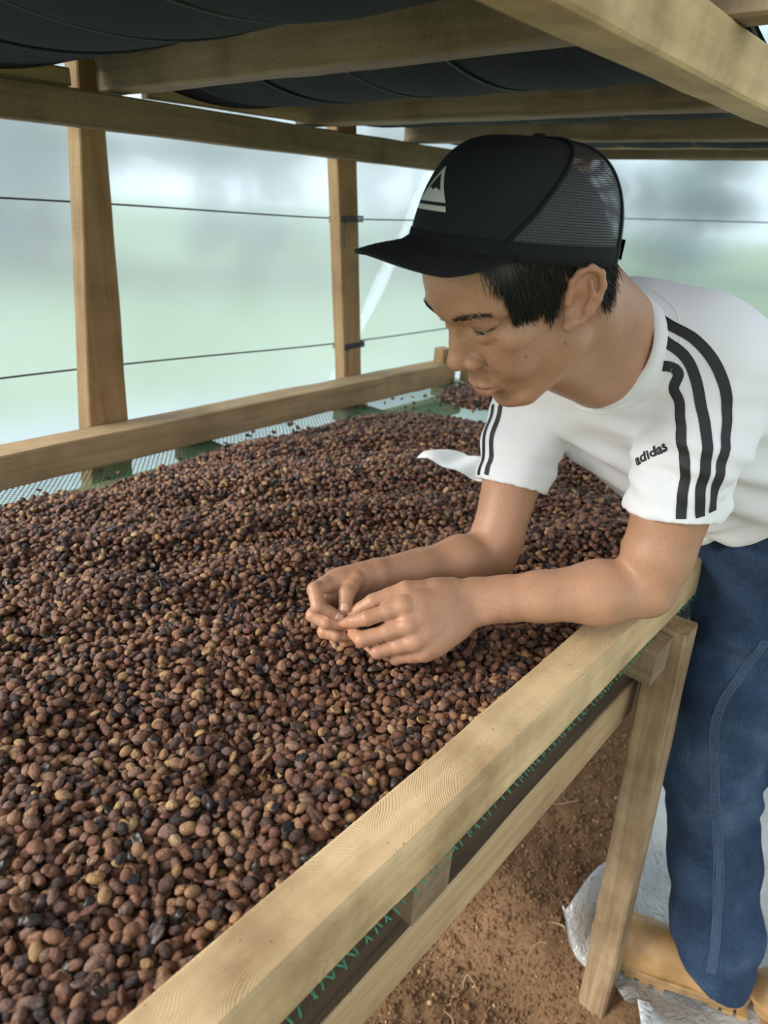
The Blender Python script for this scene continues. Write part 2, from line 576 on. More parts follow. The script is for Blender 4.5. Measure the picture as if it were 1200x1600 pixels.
# cut ends of the strands that poke out under the front rail
ends = []
x = -.1
while x < 1.6:
    dx = random.uniform(-.004, .004)
    ends.append(tube([(x, .24, .8275), (x + dx * .5, .2345, .8270), (x + dx, .2318 - random.uniform(0, .0025), .8262 - random.uniform(0, .002))], [.001, .001, .0008], 5))
    if random.random() < .6: ends.append(tube([(x + .003, .24, .8275), (x + .004 - dx, .2340, .8262), (x + .004 - dx * 1.5, .2325, .8252 - random.uniform(0, .002))], [.001, .001, .0008], 5))
    x += .0125
nv2, nf2 = merge([(nv, nf)] + ends)
tag(mesh_obj('net_floor', nv2, nf2, M['net'], bed, smooth=False), 'green plastic net stretched under the beans', kind='stuff')

# upper rack
rack = tag(empty('upper_rack', (0.9, 0.83, 1.5)), 'timber rack overhead carrying black shade cloth', 'rack')
beam('front_rail', (-.40, .278, 1.540), (2.4, .278, 1.540), .046, .050, M['wood_rail'], rack, .0025, .04, 51)
beam('rear_rail', (-.40, 1.425, 1.530), (2.4, 1.425, 1.530), .045, .062, M['wood_old'], rack, .002, .05, 52)
for i, (x0, x1, w) in enumerate([(.19, .20, .05), (.752, .795, .045), (1.283, 1.312, .05), (1.725, 1.73, .05), (2.22, 2.25, .05)]):
    beam('crossbeam', (x0, .12 if i else .2, 1.598), (x1, 1.462, 1.598), w, .066, M['wood_old'], rack, .003, .04, 60 + i)
beam('end_batten', (2.02, .25, 1.60), (2.06, 1.46, 1.60), .03, .05, M['wood_side'], rack, .003, .04, 66)
beam('top_batten', (-.4, 1.438, 1.580), (.70, 1.438, 1.580), .03, .03, M['wood_side'], rack, .002, .05, 67)
beam('top_batten', (.86, 1.44, 1.582), (1.26, 1.40, 1.582), .03, .03, M['wood_side'], rack, .002, .05, 68)


def cloth_strip(y0, y1, seed):
    """one width of shade cloth laid along the rack, sagging between the crossbeams"""
    xs = np.arange(-.38, 2.35, .03)
    ny = 7
    sup = np.array([-.40, .197, .775, 1.297, 1.727, 2.235, 2.6])
    V = []
    for x in xs:
        k = np.searchsorted(sup, x) - 1
        t = (x - sup[k]) / (sup[k + 1] - sup[k])
        sag = .062 * 4 * t * (1 - t) * (sup[k + 1] - sup[k]) / .55
        for j in range(ny):
            s = j / (ny - 1)
            y = y0 + (y1 - y0) * s
            belly = .004 * math.sin(math.pi * s) * 4 * t * (1 - t)
            V.append((x, y, 1.634 + .0018 * (seed % 2) - sag - belly))
    V = np.array(V)
    V[:, 2] += .006 * vnoise(V * np.array([3, 9, 1]), 1.0, seed, 2) * np.clip((1.634 - V[:, 2]) * 40, 0, 1)
    V[:, 2] += np.repeat(.0012 * np.cos(np.arange(ny) / (ny - 1) * 2 * math.pi)[None, :], len(xs), 0).ravel() * .5
    top = V + np.array([0, 0, .0012])
    n = len(V)
    g = grid_faces(len(xs), ny)
    F = [tuple(f) for f in g] + [tuple(int(i) + n for i in f[::-1]) for f in g]
    o = mesh_obj('shade_cloth', list(V) + list(top), F, M['shade_cloth'], rack)
    # rolled seam along one edge
    e = V.reshape(len(xs), ny, 3)[:, 0] + np.array([0, .004, -.002])
    v, f = tube(e, .0017, 6)
    mesh_obj('cloth_seam', v, f, M['wire'], rack)


ys = [.30, .50, .71, .92, 1.13, 1.33, 1.46]
for i in range(len(ys) - 1):
    cloth_strip(ys[i] - .012, ys[i + 1] + .012, i)


# posts
def post(label, rect0, rect1, z0, z1, seed, mat):
    """upright timber whose section goes from rect0 (bottom) to rect1 (top); rect = x0, x1, y0, y1"""
    n = 24
    bx, by = rect0[0], rect0[2]
    V = []
    for i in range(n + 1):
        t = i / n
        a = [rect0[k] + (rect1[k] - rect0[k]) * t for k in range(4)]
        z = z0 + (z1 - z0) * t
        c = .003
        for (x, y) in ((a[0], a[2] + c), (a[0] + c, a[2]), (a[1] - c, a[2]), (a[1], a[2] + c), (a[1], a[3] - c), (a[1] - c, a[3]), (a[0] + c, a[3]), (a[0], a[3] - c)):
            V.append((z - z0, -(x - bx), y - by))      # grain along local X
    V = np.array(V)
    V[:, 1] += .002 * vnoise(V * np.array([6, 10, 10]), 1, seed, 2)
    V[:, 2] += .0015 * vnoise(V * np.array([6, 10, 10]) + 9, 1, seed, 2)
    F = [tuple(f) for f in grid_faces(n + 1, 8, close_v=True)] + [tuple(range(8)), tuple(n * 8 + k for k in range(8))]
    o = mesh_obj('wooden_post', V, F, mat, None, smooth=False)
    bmx = bmesh.new(); bmx.from_mesh(o.data); bmesh.ops.recalc_face_normals(bmx, faces=bmx.faces); bmx.to_mesh(o.data); bmx.free()
    o.matrix_world = Matrix([[0, -1, 0, bx], [0, 0, 1, by], [1, 0, 0, z0], [0, 0, 0, 1]])
    tag(o, label, 'post', 'posts along the plastic wall')
    return o


post('widening timber post by the rear rail, nearest to the camera', (.585, .74, 1.470, 1.53), (.742, .79, 1.470, 1.525), -.02, 1.625, 3, M['wood_post'])
p2 = post('slim timber post with two cord ties at the plastic wall', (1.578, 1.655, 1.470, 1.515), (1.435, 1.512, 1.470, 1.515), -.02, 1.63, 5, M['wood_post'])
post('timber post mostly hidden behind the man\'s cap', (2.86, 2.93, 1.47, 1.52), (2.86, 2.93, 1.47, 1.52), -.02, 1.9, 8, M['wood_post'])


# cords along the wall
def cord(label, pts, r, tie_x=None):
    v, f = tube(spline(pts, 60), r, 6)
    o = mesh_obj('wall_cord', v, f, M['wire'])
    tag(o, label, 'cord', 'cords along the plastic wall')
    return o


c1 = cord('upper dark cord strung along the plastic wall', [(-.9, 1.535, 1.372), (.6, 1.535, 1.367), (1.50, 1.528, 1.352), (2.4, 1.535, 1.362), (3.18, 1.53, 1.36)], .0022)
c2 = cord('lower dark cord strung along the plastic wall', [(-.9, 1.535, 1.02), (.6, 1.535, 1.016), (1.54, 1.528, .990), (2.4, 1.535, .985), (3.18, 1.53, .98)], .0022)
cord('dark cord across the far end wall behind the man\'s back', [(3.17, 1.5, 1.395), (3.17, .4, 1.425), (3.17, -.9, 1.44)], .0025)
for (cz, co, xa, xb) in ((1.352, c1, 1.468, 1.545), (.990, c2, 1.497, 1.574)):
    for k in range(3):
        z = cz + (k - 1) * .006
        loop = [(xa - .003, 1.466, z), (xb + .003, 1.466, z + .003), (xb + .003, 1.519, z), (xa - .003, 1.519, z - .002), (xa - .003, 1.466, z)]
        v, f = tube(loop, .0028, 6)
        mesh_obj('tie', v, f, M['wire'], co)
    v, f = tube(spline([(xa + .01, 1.464, cz), (xa - .002, 1.462, cz - .03), (xa + .008, 1.462, cz - .075)], 10), .0015, 5)
    mesh_obj('loose_end', v, f, M['wire'], co)


# ------------------------------------------------------------------ plastic walls
def sheet(name, a, b, z0, z1, thick, seed):
    a, b = np.array(a, float), np.array(b, float)
    n, mz = 60, 30
    d = unit(b - a); nrm = np.array([-d[1], d[0], 0])
    V = []
    for s in (0, 1):
        for i in range(n + 1):
            for j in range(mz + 1):
                p = a + (b - a) * i / n
                V.append((p[0] + nrm[0] * thick * s, p[1] + nrm[1] * thick * s, z0 + (z1 - z0) * j / mz))
    V = np.array(V)
    k = (n + 1) * (mz + 1)
    base = V[:k].copy()
    off = .010 * vnoise(base * np.array([1.5, 1.5, 0.8]), 1.0, seed, 2)
    for s in (0, 1):
        V[s * k:(s + 1) * k] += nrm[None, :] * off[:, None]
    g = grid_faces(n + 1, mz + 1)
    F = np.vstack([g, g[:, ::-1] + k])
    o = mesh_obj(name, V, F, M['sheet'])
    tag(o, kind='structure')
    return o


tag(sheet('wall_back', (.44, 1.575, 0), (3.25, 1.575, 0), .0, 2.4, .002, 4), 'milky plastic film wall')  # starts late: unseen opening on the left, made to let the sun in
tag(sheet('wall_end', (3.23, 1.56, 0), (3.23, -2.2, 0), .0, 2.4, .002, 9), 'milky plastic film end wall')
V = []
for i in range(25):
    for j in range(25):
        V.append((-2.2 + 5.45 * i / 24, -2.4 + 3.98 * j / 24, 2.41 + .35 * math.sin(math.pi * j / 24)))
o = mesh_obj('added_ceiling', V, [tuple(q) for q in grid_faces(25, 25)], M['roof'])  # unseen roof, added to cut the light from above
tag(o, 'unseen milky plastic film roof, added to dim light from above', kind='structure')
# slanting folded strip of film and a fold line
fa, fb = np.array([1.98, 1.556, 1.52]), np.array([1.50, 1.556, .80])
V = []
for i in range(13):
    p = fa + (fb - fa) * i / 12
    wv = .022 + .006 * math.sin(i * 1.3)
    for k, dy in ((-1, 0), (-.3, -.006), (.4, .002), (1, -.002)):
        V.append(p + np.array([k * wv, dy, -k * wv * .5]))
V2 = [p + np.array([0, .0015, 0]) for p in V]
g = grid_faces(13, 4)
o = mesh_obj('film_strip', V + V2, [tuple(f) for f in g] + [tuple(int(i) + 52 for i in f[::-1]) for f in g], None)


def film2():
    m, nt, b = new_mat('folded_film')
    nt.nodes.remove(b)
    out = nt.nodes['Material Output']
    tr = node(nt, 'ShaderNodeBsdfTransparent'); tl = node(nt, 'ShaderNodeBsdfTranslucent'); tl.inputs[0].default_value = (.95, .98, .98, 1)
    mx = node(nt, 'ShaderNodeMixShader'); mx.inputs[0].default_value = .3
    nt.links.new(tr.outputs[0], mx.inputs[1]); nt.links.new(tl.outputs[0], mx.inputs[2]); nt.links.new(mx.outputs[0], out.inputs[0])
    return m


M['film2'] = film2()
o.data.materials.append(M['film2'])
tag(o, 'slanting folded strip of clear film leaning on the plastic wall', 'film strip')

# ------------------------------------------------------------------ ground
def dip(x, y):
    """hollow in the earth round the front leg of the bed"""
    return .13 * smoothstep((1.06 - x) / .22) * smoothstep((y - .06) / .10) * smoothstep((.95 - y) / .4)


def axis_lines(a, b, c_, d):
    return np.concatenate([np.arange(a, b, .03), np.arange(b, c_, .008), np.arange(c_, d + .03, .03)])


def smoothstep(t):
    t = np.clip(t, 0, 1)
    return t * t * (3 - 2 * t)


xs = axis_lines(-1.0, .5, 1.6, 3.6); ysg = axis_lines(-1.6, .1, 1.1, 1.75)
gx, gy = np.meshgrid(xs, ysg, indexing='ij')
gp = np.stack([gx, gy, gx * 0], -1)
gz = .012 * vnoise(gp, 5, 2, 3) + .010 * vnoise(gp, 26, 5, 3) - .02 - dip(gx, gy)
V = np.stack([gx, gy, gz], -1).reshape(-1, 3)
tag(mesh_obj('floor', V, grid_faces(len(xs), len(ysg)), M['soil']), 'bare brown earth under the drying bed', kind='structure')
V = [(-60, 1.7, -.03), (80, 1.7, -.03), (80, 90, -.03), (-60, 90, -.03), (3.55, -60, -.03), (80, -60, -.03), (80, 1.7, -.03), (3.55, 1.7, -.03), (-60, -60, -.03), (3.6, -60, -.03), (3.6, -1.5, -.03), (-60, -1.5, -.03), (-60, -1.6, -.03), (-.98, -1.6, -.03), (-.98, 1.72, -.03), (-60, 1.72, -.03)]
mesh_obj('meadow', V, [(0, 1, 2, 3), (4, 5, 6, 7), (8, 9, 10, 11), (12, 13, 14, 15)], M['grass'], smooth=False)
tag(bpy.data.objects['meadow'], 'pale green meadow beyond the plastic wall', kind='structure')
V = [(-4, 1.66, -.012), (8, 1.66, -.012), (8, 3.15, -.008), (4.0, 3.95, -.008), (1.49, 4.45, -.008), (-4, 5.6, -.008)]
V2 = [(x, y, z - .004) for x, y, z in V]
F = [(0, 1, 2, 3, 4, 5), tuple(range(11, 5, -1))] + [(i, (i + 1) % 6, 6 + (i + 1) % 6, 6 + i)[::-1] for i in range(6)]
tag(mesh_obj('ground_sheet', V + V2, F, M['pale_sheet'], smooth=False), 'pale sheet on the ground outside the plastic wall', 'ground sheet')


# clods, grit and roots on the soil
def blob(sub, seed, amp, stretch=(1, 1, 1), freq=2.2):
    bm = bmesh.new()
    bmesh.ops.create_icosphere(bm, subdivisions=sub, radius=1.0)
    V = np.array([v.co[:] for v in bm.verts]); F = [tuple(v.index for v in f.verts) for f in bm.faces]
    bm.free()
    r = 1 + amp * vnoise(V + seed * 7.1, freq, seed, 2)
    return V * r[:, None] * np.array(stretch), F


def instance_stuff(name, pts, rots, scl, idx, protos, label, parent=None):
    """points carrying rotation, scale and variant, made into instances by geometry nodes"""
    me = bpy.data.meshes.new(name)
    me.vertices.add(len(pts))
    me.vertices.foreach_set('co', np.ascontiguousarray(pts, np.float32).ravel())
    for nm, typ, dat in (('rot', 'FLOAT_VECTOR', rots), ('scl', 'FLOAT_VECTOR', scl)):
        a = me.attributes.new(nm, typ, 'POINT'); a.data.foreach_set('vector', np.ascontiguousarray(dat, np.float32).ravel())
    a = me.attributes.new('variant', 'INT', 'POINT'); a.data.foreach_set('value', np.ascontiguousarray(idx, np.int32))
    o = bpy.data.objects.new(name, me)
    link(o)
    c = bpy.data.collections.new(name + '_variants')
    for k, p in enumerate(protos):
        q = bpy.data.objects.new('%s_variant_%02d' % (name, k), p)
        c.objects.link(q)
    ng = bpy.data.node_groups.new(name + '_scatter', 'GeometryNodeTree')
    ng.interface.new_socket('Geometry', in_out='INPUT', socket_type='NodeSocketGeometry')
    ng.interface.new_socket('Geometry', in_out='OUTPUT', socket_type='NodeSocketGeometry')
    N, L = ng.nodes.new, ng.links.new
    gi, go = N('NodeGroupInput'), N('NodeGroupOutput')
    iop = N('GeometryNodeInstanceOnPoints'); ci = N('GeometryNodeCollectionInfo')
    ci.inputs['Collection'].default_value = c
    ci.inputs['Separate Children'].default_value = True
    ci.inputs['Reset Children'].default_value = True
    L(gi.outputs[0], iop.inputs['Points']); L(ci.outputs[0], iop.inputs['Instance'])
    iop.inputs['Pick Instance'].default_value = True
    for nm, typ, sock in (('rot', 'FLOAT_VECTOR', 'Rotation'), ('scl', 'FLOAT_VECTOR', 'Scale'), ('variant', 'INT', 'Instance Index')):
        at = N('GeometryNodeInputNamedAttribute'); at.data_type = typ; at.inputs['Name'].default_value = nm
        if nm == 'rot':
            er = N('FunctionNodeEulerToRotation'); L(at.outputs[0], er.inputs[0]); L(er.outputs[0], iop.inputs[sock])
        else:
            L(at.outputs[0], iop.inputs[sock])
    L(iop.outputs[0], go.inputs[0])
    md = o.modifiers.new('scatter', 'NODES'); md.node_group = ng
    tag(o, label, kind='stuff')
    if parent is not None:
        keep(o, parent)
    return o


def proto_mesh(name, V, F, mat, smooth=True):
    me = bpy.data.meshes.new(name)
    me.from_pydata([tuple(p) for p in V], [], F)
    me.polygons.foreach_set('use_smooth', [smooth] * len(me.polygons))
    me.materials.append(mat)
    return me


protos = [proto_mesh('clod_%d' % k, *blob(2, k, .55, (1, .85, .7)), M['clod'], False) for k in range(4)] + [proto_mesh('grit_%d' % k, *blob(1, 9 + k, .4, (1, .8, .6)), M['pebble']) for k in range(2)]
n = 34000
pp = np.stack([RNG.uniform(.45, 2.4, n), RNG.uniform(.16, 1.2, n), np.zeros(n)], -1)
pp[:, 2] = .012 * vnoise(pp * [1, 1, 0], 5, 2, 3) + .010 * vnoise(pp * [1, 1, 0], 26, 5, 3) - .019 - dip(pp[:, 0], pp[:, 1])
sc = np.clip(RNG.lognormal(math.log(.0022), .55, n), .001, .014)
near = np.clip(1.25 - pp[:, 0], 0.25, 1)
sc = sc * (0.6 + near)
vi = RNG.integers(0, 4, n); grit = RNG.random(n) < .10; vi[grit] = 4 + RNG.integers(0, 2, grit.sum())
instance_stuff('soil_clods', pp, RNG.uniform(0, 6.28, (n, 3)), np.repeat(sc[:, None], 3, 1), vi, protos, 'loose clods and grit lying on the bare soil')
bpy.data.objects['soil_clods']['category'] = 'soil'
for k, (x, y, a, ln) in enumerate([(.83, .40, .6, .10), (.98, .30, 2.2, .07), (1.02, .28, 1.4, .08), (.74, .36, .2, .05), (1.35, .42, 2.9, .09), (1.05, .5, 1.1, .06), (1.25, .55, 1.7, .05)]):
    pts = [(x + ln * t * math.cos(a + .8 * t) , y + ln * t * math.sin(a + .9 * t * (1 if k % 2 else -1)), .004 - float(dip(x, y)) + .008 * math.sin(3 * t + k) ** 2) for t in np.linspace(0, 1, 8)]
    v, f = tube(spline(pts, 16), np.linspace(.0016, .0007, 16), 5)
    tag(mesh_obj('dry_root', v, f, M['root']), 'thin dry root lying on the bare soil', 'root', 'dry roots on the soil')

# silver tarpaulin the man stands on
xs = np.arange(.86, 3.2, .02); yt = np.arange(-1.5, .36, .02)
gx, gy = np.meshgrid(xs, yt, indexing='ij')
gp = np.stack([gx, gy, gx * 0], -1)
edge_y = .275 + .02 * np.sin(gx * 9) + .03 * np.clip(gx - 1.2, 0, 1)
gyy = np.minimum(gy, edge_y)
edge_x = 1.0 - .12 * np.clip((.16 - gyy) / .1, 0, 1) + .015 * np.sin(gyy * 23)
gxx = np.maximum(gx, edge_x)
gp = np.stack([gxx, gyy, gxx * 0], -1)
h = .010 * vnoise(gp, 6, 8, 3) + .014 * np.abs(vnoise(gp, 11, 14, 3)) + .004
d1 = np.exp(-((gyy - edge_y) / .028) ** 2)
h += .11 * d1 * np.exp(-((gxx - 1.10) / .13) ** 2) + .015 * d1
d2 = np.exp(-((gxx - .93) / .05) ** 2) * np.exp(-((gyy - .10) / .05) ** 2)
h += .07 * d2 * (1 + .35 * np.sin(gxx * 90 + gyy * 60))
foot = np.exp(-(((gxx - 1.08) / .07) ** 2 + ((gyy - .05) / .16) ** 2) ** 2)
h = h * (1 - .8 * foot) + .002 - .8 * dip(gxx, gyy)
V = np.stack([gxx, gyy, h], -1).reshape(-1, 3)
g = grid_faces(len(xs), len(yt))
k = len(V)
F = np.vstack([g, g[:, ::-1] + k])
o = mesh_obj('tarpaulin', np.vstack([V, V - [0, 0, .0012]]), F, M['tarp'])
tag(o, 'crinkled silver tarpaulin spread on the ground under the man\'s boots', 'tarpaulin')


# ------------------------------------------------------------------ trees beyond the film
def tree(x, y, h, r, seed, label):
    root = empty('tree', (x, y, -.03))
    tag(root, label, 'tree', 'trees beyond the plastic wall')
    pts = [(x, y, -.05), (x + .1, y, h * .3), (x - .05, y + .1, h * .7)]
    v, f = tube(spline(pts, 8), np.linspace(.16, .06, 8), 8)
    mesh_obj('trunk', v, f, M['bark'], root)
    rg = np.random.default_rng(seed)
    parts = []
    for k in range(46):
        t = rg.uniform(.12, 1)
        a = rg.uniform(0, 6.28); rr = r * math.sqrt(rg.random()) * (1.1 - .75 * abs(t - .45))
        bv, bf = blob(2, seed * 50 + k, .55, (1, 1, .75), 1.6)
        s = rg.uniform(.25, .62) * r * .55
        parts.append((bv * s + np.array([x + rr * math.cos(a), y + rr * math.sin(a), h * t]), bf))
    v, f = merge(parts)
    mesh_obj('crown', v, f, M['leaf'], root)


for k, (x, y, h, r, lb) in enumerate([
        (1.6, 13.5, 4.6, 1.7, 'blurred tree at the far left beyond the plastic wall'),
        (5.6, 13.4, 3.4, 1.7, 'blurred tree seen through the film between the two front posts, on the left'),
        (9.0, 11.8, 4.8, 1.6, 'blurred tree seen through the film between the two front posts, in the middle'),
        (12.4, 10.2, 3.6, 1.7, 'blurred tree seen through the film just left of the slim post'),
        (16.0, 9.2, 4.8, 1.8, 'blurred tree seen through the film just right of the slim post'),
        (19.6, 7.0, 5.0, 1.9, 'blurred tree behind the man\'s cap beyond the plastic wall'),
        (21.5, 2.5, 5.0, 2.2, 'blurred tree above the man\'s back beyond the end wall')]):
    tree(x, y, h, r, k + 2, lb)
# ------------------------------------------------------------------ coffee beans
def bean_mat():
    m, nt, b = new_mat('dried_coffee_cherry')
    L = nt.links.new
    oi = node(nt, 'ShaderNodeObjectInfo')
    tc = node(nt, 'ShaderNodeTexCoord')
    r = ramp(nt, [(0.0, (.030, .020, .018)), (.07, (.055, .032, .026)), (.16, (.105, .050, .034)), (.34, (.175, .074, .042)), (.52, (.235, .108, .060)), (.68, (.285, .142, .080)),
                  (.78, (.190, .110, .090)), (.89, (.33, .18, .095)), (.97, (.42, .25, .10)), (1.0, (.48, .33, .19))])
    L(oi.outputs['Random'], r.inputs[0])
    off = node(nt, 'ShaderNodeVectorMath', operation='SCALE'); off.inputs[0].default_value = (91, 57, 33)
    L(oi.outputs['Random'], off.inputs['Scale'])
    ad = node(nt, 'ShaderNodeVectorMath', operation='ADD'); L(tc.outputs['Object'], ad.inputs[0]); L(off.outputs[0], ad.inputs[1])
    n1 = node(nt, 'ShaderNodeTexNoise', i_Scale=330.0, i_Detail=5.0, i_Roughness=0.7, i_Distortion=.8)
    L(ad.outputs[0], n1.inputs['Vector'])
    r2 = ramp(nt, [(0.30, (.30, .27, .26)), (0.50, (.95, .95, .95)), (0.72, (1.25, 1.22, 1.15))])
    L(n1.outputs[0], r2.inputs[0])
    c = mixc(nt, .75, r.outputs[0], r2.outputs[0], 'MULTIPLY')
    L(c, b.inputs['Base Color'])
    b.inputs['Roughness'].default_value = .40
    b.inputs['Specular IOR Level'].default_value = .42
    bump(nt, b, n1.outputs[0], 1.0, .0022)
    return m


def husk_mat():
    m, nt, b = new_mat('black_dried_husk')
    L = nt.links.new
    oi = node(nt, 'ShaderNodeObjectInfo')
    r = ramp(nt, [(0, (.012, .010, .010)), (.6, (.035, .024, .020)), (.9, (.08, .045, .03)), (1.0, (.38, .21, .06))])
    L(oi.outputs['Random'], r.inputs[0]); L(r.outputs[0], b.inputs['Base Color'])
    b.inputs['Roughness'].default_value = .5
    return m


M['bean'] = bean_mat()
M['husk'] = husk_mat()


def bean_shape(kind, seed):
    """dried coffee cherry or bean, about 11 mm long, in metres"""
    sub = 3
    bm = bmesh.new(); bmesh.ops.create_icosphere(bm, subdivisions=sub, radius=1.0)
    V = np.array([v.co[:] for v in bm.verts]); F = [tuple(v.index for v in f.verts) for f in bm.faces]
    bm.free()
    x, y, z = V.T.copy()
    if kind == 'cherry':          # plump oval, faint ribs and a small navel
        s = np.array([.0064, .0045, .0041])
        r = 1 + .09 * vnoise(V, 2.0, seed, 2) + .045 * np.sin(5 * np.arctan2(y, z) + seed) * (1 - x ** 2)
        r -= .16 * np.exp(-((1 - x) / .05) ** 2)
        V = V * r[:, None] * s
    elif kind == 'wrinkled':
        s = np.array([.0063, .0043, .0039])
        rg = np.abs(vnoise(V * [.8, 1.7, 1.7], 2.2, seed, 2))
        r = .86 + .42 * rg
        V = V * r[:, None] * s
    elif kind == 'half':          # flat-faced half bean with a crease
        s = np.array([.0063, .0043, .0043])
        zz = np.where(z < 0, z * .30, z * .78)
        groove = np.exp(-(y / .13) ** 2) * (z < .15) * np.clip(1 - (x / .9) ** 2, 0, 1)
        zz = zz + .30 * groove
        V = np.stack([x, y, zz], -1) * (1 + .035 * vnoise(V, 3, seed, 1))[:, None] * s
    elif kind == 'pair':          # two halves parting along the seam
        s = np.array([.0062, .0052, .0043])
        cut = np.exp(-(y / .12) ** 2) * np.clip(z + .35, 0, 1)
        V = np.stack([x, y * (1 + .15 * np.clip(z, 0, 1)), z - .45 * cut], -1) * (1 + .06 * vnoise(V, 2.6, seed, 2))[:, None] * s
    elif kind == 'ball':
        s = np.array([.0048, .0046, .0044])
        r = 1 + .05 * vnoise(V, 2.4, seed, 2) - .22 * np.exp(-((1 - z) / .06) ** 2)
        V = V * r[:, None] * s
    else:                          # crumpled black husk, cupped
        s = np.array([.0068, .0048, .0026])
        r = 1 + .45 * vnoise(V, 2.3, seed, 3)
        V = V * r[:, None]
        V[:, 2] += .9 * (V[:, 0] ** 2 * .5 + V[:, 1] ** 2) * (1 if seed % 2 else -1)
        V = V * s
    return proto_mesh('bean_%s_%d' % (kind, seed), V, F, M['husk'] if kind == 'husk' else M['bean'])


KINDS = [('cherry', 1), ('cherry', 2), ('cherry', 3), ('wrinkled', 4), ('wrinkled', 5), ('wrinkled', 6), ('half', 7), ('half', 8), ('pair', 9), ('ball', 10), ('husk', 11), ('husk', 12), ('husk', 14)]
WGT = np.array([.12, .10, .09, .13, .12, .10, .12, .10, .06, .035, .025, .02, .02])
WGT /= WGT.sum()
bean_meshes = [bean_shape(k, s) for k, s in KINDS]


def bed_height(p):
    """top of the bean layer above the net, for points (n, 2)"""
    q = np.concatenate([p, np.zeros((len(p), 1))], 1)
    x, y = p[:, 0], p[:, 1]
    h = .038 + .012 * vnoise(q, 4.5, 31, 2) + .010 * vnoise(q, 13, 37, 2) + .007 * np.sin(2 * math.pi * (.5 * x + .87 * y) / .21 + 2.5 * vnoise(q, 3, 61, 2))
    h = np.minimum(h, .058)
    ridge = 1.30 + .035 * vnoise(q * [1, 0, 0], 4, 41, 2)
    h *= np.clip((ridge - y) / .16, 0, 1) ** .6
    far = 1.62 + .10 * vnoise(q * [0, 1, 0], 5, 43, 2) - .18 * np.clip((y - 1.0) / .3, 0, 1)
    h *= np.clip((far - x) / .18, 0, 1) ** .6
    # heap at the far end
    h2 = .04 * np.clip(1 - (((x - 1.86) / .16) ** 2 + ((y - 1.18) / .14) ** 2), 0, 1) ** .5
    h = np.maximum(h, h2)
    # bare spots where the net shows
    for cx, cy, r, d in ((.305, .41, .032, .84), (.275, .445, .014, .7), (1.345, .545, .055, 1.0), (1.24, .66, .03, .5), (1.16, 1.03, .03, .7), (.264, .862, .025, .5)):
        h *= 1 - d * np.exp(-((x - cx) ** 2 + (y - cy) ** 2) / r ** 2 * 1.1)
    return h


sp = .0094
gx, gy = np.meshgrid(np.arange(-.16, 2.0, sp), np.arange(.291, 1.375, sp * .92), indexing='ij')
gx = gx + (np.arange(gx.shape[1]) % 2)[None, :] * sp / 2
base = np.stack([gx.ravel(), gy.ravel()], -1)
NET_Z = .828
pts, layer = [], []
for k in range(4):
    p = base + RNG.uniform(-.0042, .0042, base.shape) + [k * sp * .37, k * sp * .21]
    p[:, 1] = np.clip(p[:, 1], .292, 1.374)
    h = bed_height(p)
    z = h - .0085 * k
    keepm = (z > .006) if k else (h > .0075)
    if k == 0:
        z = np.maximum(z + RNG.normal(0, .0032, len(z)), .0045)
    q = np.concatenate([p, (NET_Z + z)[:, None]], 1)[keepm]
    pts.append(q); layer.append(np.full(len(q), k))
# stray beans on the bare net
st = np.stack([RNG.uniform(.0, 1.95, 260), RNG.uniform(.9, 1.37, 260), np.full(260, NET_Z + .0048)], -1)
st = st[bed_height(st[:, :2]) < .008]
pts.append(st); layer.append(np.full(len(st), 0))
pts = np.concatenate(pts); layer = np.concatenate(layer)
n = len(pts)
rots = np.stack([RNG.normal(0, .55, n), RNG.normal(0, .45, n), RNG.uniform(0, 6.283, n)], -1)
flip = RNG.random(n) < .5
rots[flip, 0] += math.pi
scl = np.repeat(np.clip(RNG.normal(1.06, .13, n), .72, 1.4)[:, None], 3, 1)
var = RNG.choice(len(KINDS), n, p=WGT)
# the beans that show largest: nearest ones of the top layer inside the view
loc = (pts - CAM_P) @ CAM_R
uu, vv, dd = 600 + FPX * loc[:, 0] / -loc[:, 2], 800 - FPX * loc[:, 1] / -loc[:, 2], -loc[:, 2]
vis = (layer == 0) & (uu > 8) & (uu < 1190) & (vv < 1592) & (vv > 0) & (dd > 0)
order = np.where(vis)[0][np.argsort(dd[vis])][:300]
for i in order:
    o = bpy.data.objects.new('coffee_bean', bean_meshes[var[i]])
    o.location = pts[i]; o.rotation_euler = rots[i]; o.scale = scl[i]
    tag(o, 'dried coffee bean in the nearest corner of the heap beside the front rail', 'coffee bean', 'nearest coffee beans of the heap')
    COL.objects.link(o)
rest = np.ones(n, bool); rest[order] = False
heap = instance_stuff('coffee_beans', pts[rest], rots[rest], scl[rest], var[rest], bean_meshes, 'thick layer of dark dried coffee beans spread over the drying bed')
heap['category'] = 'coffee beans'
print('beans', n, rest.sum())

# pale scrap lying on the beans beside the man's sleeve
V, n1, n2 = [], 16, 9
for i in range(n1):
    for j in range(n2):
        s, t = i / (n1 - 1), j / (n2 - 1)
        x = 1.128 + .082 * t * (.25 + .75 * min(1, s * 4)) + .004 * math.sin(9 * s)
        y = .872 - .20 * s - .012 * t
        V.append((x, y, .886 + .004 * math.sin(5 * s + 3 * t) + .016 * t + .004 * math.sin(14 * s)))
V = np.array(V); V[:, 2] += .003 * vnoise(V, 30, 3, 2)
k = len(V); g = grid_faces(n1, n2)
o = mesh_obj('paper_scrap', np.vstack([V, V - [0, 0, .001]]), np.vstack([g, g[:, ::-1] + k]), M['white_plastic'])
tag(o, 'white sheet scrap lying on the beans behind the man\'s right sleeve', 'sheet scrap')

